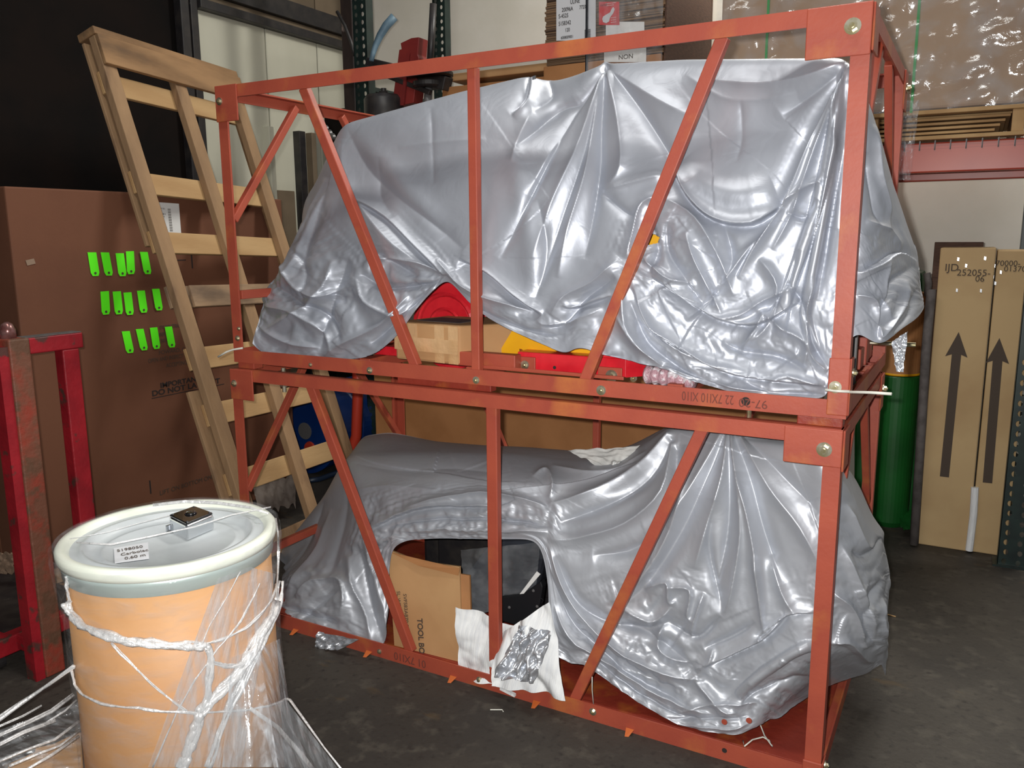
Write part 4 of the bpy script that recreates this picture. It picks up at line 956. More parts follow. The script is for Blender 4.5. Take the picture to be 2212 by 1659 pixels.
# over the lid
G = np.zeros((40, 120, 3))
for j, f in enumerate(np.linspace(0, 1, 40)):
    th = np.linspace(0, 2*math.pi, 120); r = (DR+.003)*f; x = r*np.cos(th); y = r*np.sin(th)
    G[j, :, 0] = DX+x; G[j, :, 1] = DY+y; G[j, :, 2] = DZ+.004+.0025*np.abs(np.sin(16*(y+.4*x)+2*np.sin(5*x)))*(1-f**6)
grid_mesh(G, 'film_top', film_lid, fw)
def cpath(pts, r=None, dens=5):
    r = r or (rb_+.012); P_ = [cylpt(x, y, r) for x, y in pts]; out = []
    for a, b_ in zip(P_[:-1], P_[1:]):
        for k in range(dens):
            p_ = a+(b_-a)*k/dens; d = p_[:2]-V(DX, DY); l = np.linalg.norm(d); p_ = p_.copy(); p_[:2] = V(DX, DY)+d/l*max(l, r); out.append(p_)
    out.append(P_[-1]); return out
def band(pts, w, nm='film_strand', strands=4, r=None, on=True, m=film_band, seedv=1):
    """twisted bunch: several thin ribbons side by side"""
    P_ = cpath(pts, r) if on else [np.array(p_, float) for p_ in pts]
    rs_ = np.random.RandomState(seedv); mb = MB(); n = len(P_)
    for s_ in range(strands):
        o1 = rs_.uniform(-1, 1); fr = rs_.uniform(1, 3); phs = rs_.rand()*6
        pp_ = []
        for i, p_ in enumerate(P_):
            d = P_[min(i+1, n-1)]-P_[max(i-1, 0)]; d /= np.linalg.norm(d)
            out_ = nz(CAM-p_); sd = np.cross(d, out_)
            pp_.append(p_+sd*w*.5*(o1*.7+.3*math.sin(fr*i*.35+phs))+out_*.002*math.sin(i*.5+phs))
        mb.tube(pp_, [w*rs_.uniform(.15, .32)*(1+.25*math.sin(i*.9+phs)) for i in range(n)], 5)
    return build(mb, nm, m, fw, smooth=True)
band([(146, 1300), (152, 1322), (176, 1348), (225, 1370), (290, 1384), (350, 1392), (400, 1394), (440, 1393)], .022, strands=6, seedv=1)
band([(440, 1393), (480, 1382), (530, 1358), (570, 1320), (598, 1262)], .010, strands=4, seedv=2)
band([(155, 1440), (160, 1478), (180, 1502), (230, 1522), (300, 1530), (380, 1537), (430, 1540), (500, 1536), (560, 1528), (622, 1508)], .010, strands=5, seedv=3)
band([(240, 1388), (280, 1430), (330, 1478), (370, 1512), (405, 1538)], .006, strands=3, seedv=4)
band([(440, 1393), (452, 1400), (455, 1440), (450, 1500), (436, 1538)], .020, strands=5, seedv=5)
band([(452, 1405), (462, 1430), (490, 1440), (515, 1438), (540, 1420)], .012, strands=4, seedv=6)
band([(598, 1300), (560, 1370), (530, 1430), (490, 1480), (455, 1515), (430, 1540)], .026, strands=8, seedv=7)
band([(606, 1255), (600, 1310), (575, 1370), (540, 1440), (500, 1520), (470, 1600), (450, 1657)], .018, strands=6, seedv=8)
band([(430, 1540), (420, 1580), (400, 1630), (388, 1658)], .030, strands=7, seedv=9)
band([(520, 1235), (490, 1290), (455, 1350), (436, 1392)], .005, strands=2, seedv=10)
band([(560, 1260), (520, 1340), (470, 1400), (420, 1470), (380, 1540), (330, 1657)], .006, strands=3, seedv=11)
band([(140, 1245), (143, 1270), (147, 1300)], .012, strands=4, seedv=12)
zt3 = DZ+.008
band([W(x, y, 'z', zt3) for x, y in ((165, 1172), (240, 1176), (330, 1158), (420, 1138), (500, 1112), (585, 1095))], .004, strands=3, on=False, seedv=13)
band([W(x, y, 'z', zt3) for x, y in ((150, 1164), (230, 1150), (300, 1130), (372, 1112))], .003, strands=2, on=False, seedv=14)
band([W(x, y, 'z', zt3) for x, y in ((330, 1091), (400, 1083), (470, 1086), (540, 1096), (580, 1109))], .008, strands=4, on=False, seedv=15)
band([W(x, y, 'z', zt3) for x, y in ((596, 1120), (600, 1150), (602, 1190))]+[cylpt(600, 1240, rb_+.02), cylpt(596, 1290, rb_+.015)], .008, strands=4, on=False, seedv=16)
for (x, y), (x2, y2) in (((232, 1106), (470, 1206)), ((225, 1120), (380, 1172))):
    pass
# fan of film from the knot down to the lower right, and out to the floor
def fan(top_, bot_, n, m, nm, seedv, amp=.006, nvv=26):
    """ruled pleated sheet between two polylines"""
    def rs_poly(P_, k):
        P_ = np.array(P_, float); t = np.linspace(0, len(P_)-1, k); i = np.clip(t.astype(int), 0, len(P_)-2); f = (t-i)[:, None]; return P_[i]*(1-f)+P_[i+1]*f
    A, B = rs_poly(top_, n), rs_poly(bot_, n); r = np.random.RandomState(seedv)
    h = np.abs(np.sin(np.linspace(0, n*.45, n)+r.rand(n)*.8)); T = np.linspace(0, 1, nvv)
    G = A[None]*(1-T)[:, None, None]+B[None]*T[:, None, None]
    out_ = nz(CAM-G.reshape(-1, 3).mean(0)); G = G+out_*(amp*h[None, :, None]*(.4+T[:, None, None]))
    return grid_mesh(G, nm, m, fw, smooth=False)
ro = rb_+.02
def cp(x, y, extra=.0): return cylpt(x, y, ro+extra)
fan([cp(470, 1250), cp(540, 1225), cp(596, 1240)], [cp(320, 1657, .02), cp(430, 1657, .02), cp(520, 1657, .02)], 60, film_fan, 'film_fan', 51)
fan([cp(500, 1420), cp(560, 1400), cp(604, 1380)], [cp(480, 1657, .03), W(600, 1657, 'y', DY-.10), W(645, 1657, 'y', DY+.1)], 46, film_fan, 'film_fan', 52)
fan([cp(560, 1530), W(618, 1512, 'y', DY+.1)], [W(600, 1690, 'z', .25), W(752, 1690, 'z', .05)], 30, film_fan, 'film_fan', 53)
band([W(618, 1510, 'y', DY+.1), W(626, 1512, 'y', DY+.1), W(660, 1560, 'y', DY+.05), W(700, 1615, 'y', DY), W(745, 1672, 'y', DY-.05)], .008, strands=4, on=False, seedv=17)
band([cp(540, 1530), W(600, 1570, 'z', .30), W(660, 1640, 'z', .15), W(690, 1680, 'z', .05)], .012, strands=5, on=False, seedv=18)
# loose film trailing to the lower left
E0 = cp(158, 1440, .01)
band([E0, W(100, 1482, 'z', .33), W(40, 1522, 'z', .30), W(-30, 1572, 'z', .28)], .018, strands=6, on=False, seedv=19)
fl_ = thing('loose_film', tuple(W(40, 1640, 'z', 0)), 'loose glossy clear film trailing from the drum over the lower left corner', 'plastic film')
G = np.zeros((50, 60, 3)); r = np.random.RandomState(8)
for j, v in enumerate(np.linspace(0, 1, 50)):
    for i, u in enumerate(np.linspace(0, 1, 60)):
        px = -40+u*215; py = 1590-u*75+v*(130+20*u); zz = .275-.02*v+.008*math.sin(14*v+3*u)+.006*abs(math.sin(27*v+2*math.sin(4*u)))
        G[j, i] = W(px, py, 'z', zz)
grid_mesh(G, 'film_sheet', film_floor, fl_)
fw_ = fw; fw = fl_
for k_, (pp_, w_) in enumerate((([(-10, 1592), (60, 1560), (110, 1535), (158, 1500)], .012), ([(-10, 1612), (50, 1582), (120, 1556)], .010), ([(-10, 1650), (60, 1622), (120, 1600), (172, 1560)], .014),
        ([(20, 1655), (80, 1630), (130, 1612), (174, 1578)], .008), ([(60, 1662), (110, 1632), (170, 1590)], .010), ([(-10, 1572), (50, 1546), (90, 1524)], .006), ([(100, 1560), (140, 1535), (165, 1512)], .006))):
    band([W(x, y, 'z', .295) for x, y in pp_], w_, strands=4, on=False, seedv=70+k_)
fw = fw_
bx_ = thing('floor_carton', tuple(W(70, 1655, 'z', 0)), 'tan carton under the loose film in the lower left corner', 'carton')
k_ = [W(20, 1650, 'z', .24), W(175, 1580, 'z', .24), W(190, 1800, 'z', .24), W(-60, 1800, 'z', .24)]
build(MB().prism([p_*V(1, 1, 0)+V(0, 0, .003) for p_ in k_], (0, 0, .24)), 'carton_body', card, bx_, bevel=.006)
m1, m2 = (k_[0]+k_[1])/2, (k_[2]+k_[3])/2
build(MB().beam(m1+V(0, 0, .004), m2+V(0, 0, .004), .05, .001, np.cross(nz(m2-m1), Z_)), 'tape_strip', MATS['glossy_tape'], bx_)

# ================================================================== TARPAULINS
def vnoise(P, scale, seed):
    """smooth 2-D value noise, P (...,2)"""
    r = np.random.RandomState(seed); n = 64; g = r.rand(n, n)*2-1
    q = P/scale+100.; i = np.floor(q).astype(int); f = q-i; f = f*f*(3-2*f)
    a = g[i[..., 0] % n, i[..., 1] % n]; b = g[(i[..., 0]+1) % n, i[..., 1] % n]; c = g[i[..., 0] % n, (i[..., 1]+1) % n]; d = g[(i[..., 0]+1) % n, (i[..., 1]+1) % n]
    return (a*(1-f[..., 0])+b*f[..., 0])*(1-f[..., 1])+(c*(1-f[..., 0])+d*f[..., 0])*f[..., 1]
def tri(x): return np.abs((x % 1.0)-.5)*2
def smooth1(A, sig, axis):
    k = int(3*sig)+1; w_ = np.exp(-.5*(np.arange(-k, k+1)/sig)**2); w_ /= w_.sum()
    pad = [(0, 0)]*A.ndim; pad[axis] = (k, k); B = np.pad(A, pad, mode='reflect', reflect_type='odd'); out = np.zeros_like(A)
    for i, ww in enumerate(w_):
        sl = [slice(None)]*A.ndim; sl[axis] = slice(i, i+A.shape[axis]); out += ww*B[tuple(sl)]
    return out
def loft(rows, nu, nvs, us):
    """rows: lists of (u, px, py, Y) or (u, None, x, y, z); nvs: rows of mesh between them"""
    R_ = []
    for row in rows:
        u = [q[0] for q in row]; P_ = np.array([(W(q[1], q[2], 'y', q[3]) if q[1] is not None else np.array(q[2:])) for q in row])
        R_.append(np.stack([np.interp(us, u, P_[:, k]) for k in range(3)], -1))
    R_ = np.array(R_); K = len(R_); out = []
    for k in range(K-1):
        p0 = R_[max(k-1, 0)]; p1 = R_[k]; p2 = R_[k+1]; p3 = R_[min(k+2, K-1)]
        for j in range(nvs[k]+(1 if k == K-2 else 0)):
            t = j/nvs[k]; out.append(.5*((2*p1)+(-p0+p2)*t*.6+(2*p0*.0)+((-.0)*p1)*t + 0*p1) if False else
                p1*(1-3*t*t+2*t**3)+p2*(3*t*t-2*t**3)+.35*(p2-p0)*(t**3-2*t*t+t)+.35*(p3-p1)*(t**3-t*t))
    return np.array(out)
def grid_normals(G):
    du = np.gradient(G, axis=1); dv = np.gradient(G, axis=0); n = np.cross(du, dv); n /= (np.linalg.norm(n, axis=-1, keepdims=True)+1e-9); return n
def strokes_disp(PX, strokes):
    """PX (...,2) pixel position of each vertex. stroke: (pts, width px, amplitude m, kind)
       r ridge, v valley, s step (surface to the right of the stroke lies lower)"""
    H = np.zeros(PX.shape[:-1])
    for pts, w_, a, kind in strokes:
        # rounder path: subdivide by Catmull-Rom
        P_ = np.array(pts, float)
        if len(P_) > 2:
            q = []; 
            for i in range(len(P_)-1):
                p0, p1, p2, p3 = P_[max(i-1, 0)], P_[i], P_[i+1], P_[min(i+2, len(P_)-1)]
                for t in (0, .25, .5, .75): q.append(.5*((2*p1)+(-p0+p2)*t+(2*p0-5*p1+4*p2-p3)*t*t+(-p0+3*p1-3*p2+p3)*t**3))
            q.append(P_[-1]); P_ = np.array(q)
        lo = P_.min(0)-3.2*w_; hi = P_.max(0)+3.2*w_
        m = (PX[..., 0] > lo[0]) & (PX[..., 0] < hi[0]) & (PX[..., 1] > lo[1]) & (PX[..., 1] < hi[1])
        if not m.any(): continue
        X = PX[m]; best = np.full(len(X), 1e9); bt = np.zeros(len(X)); bs = np.zeros(len(X))
        seg = np.linalg.norm(np.diff(P_, axis=0), axis=1); cum = np.concatenate([[0], np.cumsum(seg)]); tot = cum[-1]
        for i in range(len(P_)-1):
            d = P_[i+1]-P_[i]; L2 = d@d+1e-9; t = np.clip(((X-P_[i])@d)/L2, 0, 1); c_ = P_[i]+t[:, None]*d; dist = np.linalg.norm(X-c_, axis=1)
            sgn = np.sign(d[0]*(X[:, 1]-P_[i][1])-d[1]*(X[:, 0]-P_[i][0]))
            b = dist < best; best[b] = dist[b]; bt[b] = (cum[i]+t[b]*seg[i])/tot; bs[b] = sgn[b]
        tap = np.clip(np.minimum(bt, 1-bt)*5, 0, 1)**.7
        if 'o' in kind: tap = np.clip((1-bt)*4, 0, 1)**.7       # open at the start
        x = best/w_
        if kind[0] == 'r': h = np.exp(-x*1.3)*(1-np.clip(x/3.2, 0, 1)**2)
        elif kind[0] == 'v': h = -np.exp(-x*1.3)*(1-np.clip(x/3.2, 0, 1)**2)
        elif kind[0] == 'g': h = np.exp(-x*x)
        elif kind[0] == 's':
            sd = bs*x; h = np.where(sd > 0, -1, 1)*np.exp(-np.abs(sd)*1.1)*(1-np.clip(np.abs(sd)/3.2, 0, 1)**2)
            h = h*np.clip(np.abs(sd)*6, 0, 1)
        elif kind[0] == 't':        # tube pleat: round ridge
            h = np.sqrt(np.clip(1-x*x, 0, 1))
        H[m] += a*tap*h
    return H
def voro_crumple(PX, seed, cell, blobs, ang=0., stretch=1.6):
    """faceted crumple: every cell is a plane of its own tilt, blended at the borders"""
    r = np.random.RandomState(seed)
    Wt = np.zeros(PX.shape[:-1])
    for (cx, cy, rx, ry, a) in blobs: Wt = np.maximum(Wt, a*np.clip(1.35-np.hypot((PX[..., 0]-cx)/rx, (PX[..., 1]-cy)/ry), 0, 1))
    m = Wt > .0
    X = PX[m].copy(); X = X+np.stack([vnoise(X, cell*1.6, seed+1), vnoise(X, cell*1.6, seed+2)], -1)*cell*.22
    ca, sa = math.cos(ang), math.sin(ang); U = np.stack([(X[:, 0]*ca+X[:, 1]*sa)/stretch, -X[:, 0]*sa+X[:, 1]*ca], -1)
    lo, hi = U.min(0)-cell, U.max(0)+cell; H = np.zeros(len(U)); F1 = np.full(len(U), 1e9); F2 = np.full(len(U), 1e9)
    gi = np.floor(U/cell).astype(int)
    val = np.zeros(len(U)); 
    def hsh(i, j, k): 
        v = np.sin(i*127.1+j*311.7+k*74.7+seed*13.3)*43758.5453; return v-np.floor(v)
    for di in (-1, 0, 1):
        for dj in (-1, 0, 1):
            ci, cj = gi[:, 0]+di, gi[:, 1]+dj
            sx_, sy_ = (ci+.5+.9*(hsh(ci, cj, 1)-.5))*cell, (cj+.5+.9*(hsh(ci, cj, 2)-.5))*cell
            dx, dy = U[:, 0]-sx_, U[:, 1]-sy_; dd = np.hypot(dx, dy)
            # plane height of that seed; take the maximum over seeds = continuous faceted surface
            h = (hsh(ci, cj, 3)-.5)*cell*1.2+dx*(hsh(ci, cj, 4)-.5)*1.8+dy*(hsh(ci, cj, 5)-.5)*1.8-dd*.75
            if di == -1 and dj == -1: H = h
            else: H = np.maximum(H, h)
    out = np.zeros(PX.shape[:-1]); out[m] = H/cell*Wt[m]; return out
def crumple(PX, sd, cell, blobs, ang, st):
    return voro_crumple(PX, sd, cell, blobs, ang, st)-voro_crumple(PX, sd+50, cell*1.15, blobs, ang+.6, st)
def buckle(G, grow, its=200, seed=1, k_anchor=.004, step=3):
    """sheet a little too large for its shape: relax it so that it buckles into creases.
       position-based cloth on every third vertex, offsets spread back over the full mesh"""
    nv, nu = G.shape[:2]; jj = np.arange(0, nv, step); ii = np.arange(0, nu, step)
    if jj[-1] != nv-1: jj = np.append(jj, nv-1)
    if ii[-1] != nu-1: ii = np.append(ii, nu-1)
    T = G[np.ix_(jj, ii)].copy(); g = grow[np.ix_(jj, ii)]; X = T.copy(); n = grid_normals(T)
    r = np.random.RandomState(seed); nz0 = r.randn(*g.shape); nz0 = smooth1(smooth1(nz0, 3.2, 0), 3.2, 1); X += n*(nz0*.05*np.clip((g-1)*20, .0, 1))[..., None]
    links = []
    def sl(a, n_): return slice(max(0, a), n_+min(0, a))
    H_, W_ = g.shape
    for dj, di, ks in ((0, 1, 1.), (1, 0, 1.), (1, 1, .8), (1, -1, .8), (0, 2, .8), (2, 0, .8), (0, 4, .5), (4, 0, .5), (0, 7, .22), (7, 0, .22)):
        A = (sl(-dj, H_) if dj else slice(None), slice(0, W_-di) if di > 0 else (slice(-di, W_) if di < 0 else slice(None)))
        B = (slice(dj, H_) if dj else slice(None), slice(di, W_) if di > 0 else (slice(0, W_+di) if di < 0 else slice(None)))
        A = (slice(0, H_-dj), A[1])
        L0 = np.linalg.norm(T[A]-T[B], axis=-1)*.5*(g[A]+g[B]); links.append((A, B, L0, ks))
    cnt = 6.6; edge = np.zeros(g.shape); edge[0] = edge[-1] = 1; edge[:, 0] = edge[:, -1] = 1
    for it in range(its):
        D = np.zeros_like(X)
        for A, B, L0, ks in links:
            d = X[B]-X[A]; l = np.linalg.norm(d, axis=-1)+1e-9; c = (ks*(l-L0)/l*.5)[..., None]*d
            D[A] += c; D[B] -= c
        X += D/cnt*1.25; X += k_anchor*(T-X)
    O = X-T; O[edge > 0] *= .2
    O = smooth1(smooth1(O, .35, 0), .35, 1)
    fu = np.interp(np.arange(nu), ii, np.arange(len(ii))); fv = np.interp(np.arange(nv), jj, np.arange(len(jj)))
    def up(O, f, axis):      # cubic upsampling along one axis
        i0 = np.clip(np.floor(f).astype(int), 0, O.shape[axis]-2); t = f-i0; t = t.reshape([-1 if a == axis else 1 for a in range(3)])
        p1, p2 = np.take(O, i0, axis), np.take(O, i0+1, axis); p0, p3 = np.take(O, np.maximum(i0-1, 0), axis), np.take(O, np.minimum(i0+2, O.shape[axis]-1), axis)
        return .5*(2*p1+(p2-p0)*t+(2*p0-5*p1+4*p2-p3)*t*t+(3*p1-p0-3*p2+p3)*t**3)
    return G+up(up(O, fv, 0), fu, 1)
def blobw(PX, blobs):
    Wt = np.zeros(PX.shape[:-1])
    for (cx, cy, rx, ry, a) in blobs: Wt = np.maximum(Wt, a*np.clip(1.4-np.hypot((PX[..., 0]-cx)/rx, (PX[..., 1]-cy)/ry), 0, 1))
    return Wt
def tarp(name, m, rows, nvs, us, front, strokes, crump, label, seed, cat='tarpaulin', sm=1.2, fine=.0005, holes=(), grow=(), calm=(), g0=.0015):
    G = loft(rows, len(us), nvs, us)
    G = smooth1(smooth1(G, 7., 1), 3.0, 0)
    n = grid_normals(G); s_ = np.sign(((CAM-G)*n).sum(-1, keepdims=True)); n = n*s_
    view = CAM-G; view /= np.linalg.norm(view, axis=-1, keepdims=True)
    D_ = n*.5+view*.5; D_ = smooth1(smooth1(D_, 6, 0), 6, 1); D_ /= np.linalg.norm(D_, axis=-1, keepdims=True)
    PX = projn(G)
    j = np.arange(G.shape[0])[:, None]; mask = np.clip((j-front)/5., 0, 1)*np.ones(G.shape[:2])
    H = strokes_disp(PX, strokes)
    H2 = np.zeros_like(H)
    for (sd, cell, amp, blobs, ang, st) in crump: H2 += amp*crumple(PX, sd, cell, blobs, ang, st)
    H2 += fine*vnoise(PX, 26, seed)+fine*2.*vnoise(PX, 90, seed+5)
    H = smooth1(smooth1(H+H2, sm*.4, 0), sm*.4, 1)
    for (cx, cy, rx, ry) in calm: H = H*(1-.85*np.clip(1.5-np.hypot((PX[..., 0]-cx)/rx, (PX[..., 1]-cy)/ry), 0, 1))
    G = G+D_*(H*mask)[..., None]
    nv, nu = G.shape[:2]
    gw = 1+(g0+.7*blobw(PX, grow))*mask; G = buckle(G, gw, seed=seed)
    PX = projn(G); cut = np.zeros(G.shape[:2], bool)
    for hp_ in holes:
        hp_ = np.array(hp_, float); ins = np.zeros(G.shape[:2], bool); k = len(hp_)
        for a in range(k):
            (x1, y1), (x2, y2) = hp_[a], hp_[(a+1) % k]
            ins ^= ((y1 > PX[..., 1]) != (y2 > PX[..., 1])) & (PX[..., 0] < (x2-x1)*(PX[..., 1]-y1)/(y2-y1+1e-9)+x1)
        cut |= ins & (j >= front)
    mb = MB(); mb.add(G.reshape(-1, 3), [(j*nu+i, (j+1)*nu+i, (j+1)*nu+i+1, j*nu+i+1) for j in range(nv-1) for i in range(nu-1) if not cut[j, i]])
    o = build(mb, name, m, smooth=True); tag(o, label, cat)
    return o, G
# ---------------- upper tarp
def N(*a): return (a[0], None)+a[1:]
up_rows = [
 # back hem
 [N(560, .10, 1.03, 1.35), N(745, .35, 1.04, 1.35), N(1305, 1.5, 1.05, 1.35), N(1838, 2.2, 1.05, 1.35), N(1940, 2.36, 1.03, 1.45), N(2060, 2.42, .98, 1.5), N(2100, 2.42, .97, 1.5)],
 [N(560, .12, .98, 1.7), N(745, .35, .98, 1.95), N(1305, 1.45, .95, 2.12), N(1838, 2.20, .98, 2.06), N(1940, 2.34, .95, 1.8), N(2060, 2.45, .97, 1.6), N(2100, 2.45, .96, 1.6)],
 # ridge
 [N(560, .15, .80, 1.6), (600, 664, 440, .62), (660, 700, 382, .50), (700, 728, 310, .42), (745, 745, 267, .35), (850, 850, 238, .35), (1000, 1000, 197, .36), (1146, 1146, 162, .38), (1165, 1166, 172, .42), (1200, 1200, 175, .45), (1240, 1245, 162, .42), (1305, 1305, 137, .35), (1330, 1330, 136, .35), (1470, 1472, 128, .30), (1650, 1650, 126, .2), (1838, 1836, 124, .085),
  (1862, 1872, 205, .11), (1885, 1890, 258, .2), (1920, 1916, 345, .3), (1950, 1932, 405, .38), (1990, 1958, 480, .48), (2020, 1983, 560, .60), (2060, 1985, 600, .85), N(2100, 2.47, .95, 1.55)],
 # quarter
 [N(560, .12, .62, 1.5), (600, 640, 500, .50), (660, 672, 455, .36), (700, 705, 415, .26), (745, 750, 395, .22), (850, 850, 370, .17), (1000, 1000, 340, .15), (1146, 1146, 320, .16), (1200, 1200, 320, .17), (1305, 1300, 300, .18), (1470, 1470, 290, .16), (1650, 1650, 285, .13), (1838, 1815, 300, .085),
  (1862, 1862, 330, .10), (1885, 1880, 370, .14), (1920, 1905, 420, .2), (1950, 1920, 475, .28), (1990, 1945, 530, .36), (2020, 1982, 590, .5), (2060, 1987, 620, .8), N(2100, 2.47, .93, 1.52)],
 # middle
 [(560, 598, 600, .30), (600, 606, 590, .24), (660, 640, 560, .16), (700, 690, 540, .12), (745, 745, 530, .10), (850, 850, 500, .09), (1000, 1000, 480, .085), (1146, 1146, 470, .09), (1200, 1200, 470, .10), (1305, 1300, 470, .11), (1390, 1385, 470, .10), (1470, 1470, 460, .08), (1650, 1650, 450, .07), (1838, 1806, 480, .075),
  (1862, 1850, 500, .06), (1885, 1870, 520, .08), (1920, 1895, 550, .12), (1950, 1915, 575, .18), (1990, 1942, 600, .28), (2020, 1983, 625, .45), (2060, 1993, 640, .75), N(2100, 2.48, .9, 1.48)],
 # three quarter
 [(560, 570, 660, .20), (600, 585, 655, .16), (660, 640, 650, .09), (700, 690, 650, .07), (745, 745, 640, .06), (800, 800, 630, .055), (850, 860, 612, .055), (925, 940, 588, .06), (1000, 1000, 590, .07), (1080, 1085, 620, .07), (1146, 1150, 640, .07), (1240, 1240, 640, .07), (1305, 1300, 610, .06), (1340, 1335, 590, .045), (1380, 1385, 600, .05), (1470, 1470, 650, .05), (1650, 1650, 650, .05), (1838, 1800, 660, .052),
  (1862, 1848, 610, .06), (1885, 1865, 630, .08), (1920, 1895, 650, .11), (1950, 1915, 660, .15), (1990, 1942, 655, .25), (2020, 1984, 655, .45), (2060, 1998, 652, .72), N(2100, 2.48, .88, 1.44)],
 # hem
 [(560, 545, 742, .07), (580, 560, 762, .055), (640, 620, 768, .052), (700, 695, 773, .05), (745, 745, 776, .05), (790, 795, 770, .05), (815, 835, 748, .05), (840, 868, 712, .055), (870, 896, 672, .058), (900, 925, 638, .062), (935, 952, 612, .066), (965, 972, 603, .068), (1000, 1005, 645, .064), (1040, 1045, 682, .058), (1100, 1100, 712, .052), (1160, 1160, 738, .05), (1215, 1210, 760, .046), (1236, 1234, 766, .044), (1250, 1238, 742, .040), (1262, 1262, 752, .04), (1300, 1300, 765, .045), (1400, 1400, 788, .048), (1440, 1440, 798, .048), (1500, 1500, 824, .05), (1600, 1585, 847, .05), (1700, 1700, 858, .05), (1770, 1782, 861, .05), (1838, 1805, 800, .05),
  (1862, 1842, 700, .06), (1885, 1876, 736, .08), (1920, 1901, 742, .10), (1950, 1918, 735, .13), (1990, 1950, 709, .22), (2020, 1982, 688, .42), (2060, 1999, 660, .70), N(2100, 2.49, .86, 1.40)],
]
US = np.concatenate([np.linspace(560, 1838, 620), np.linspace(1841, 2100, 140)])
R, Vv, S_, Gg, T_ = 'r', 'v', 's', 'g', 't'
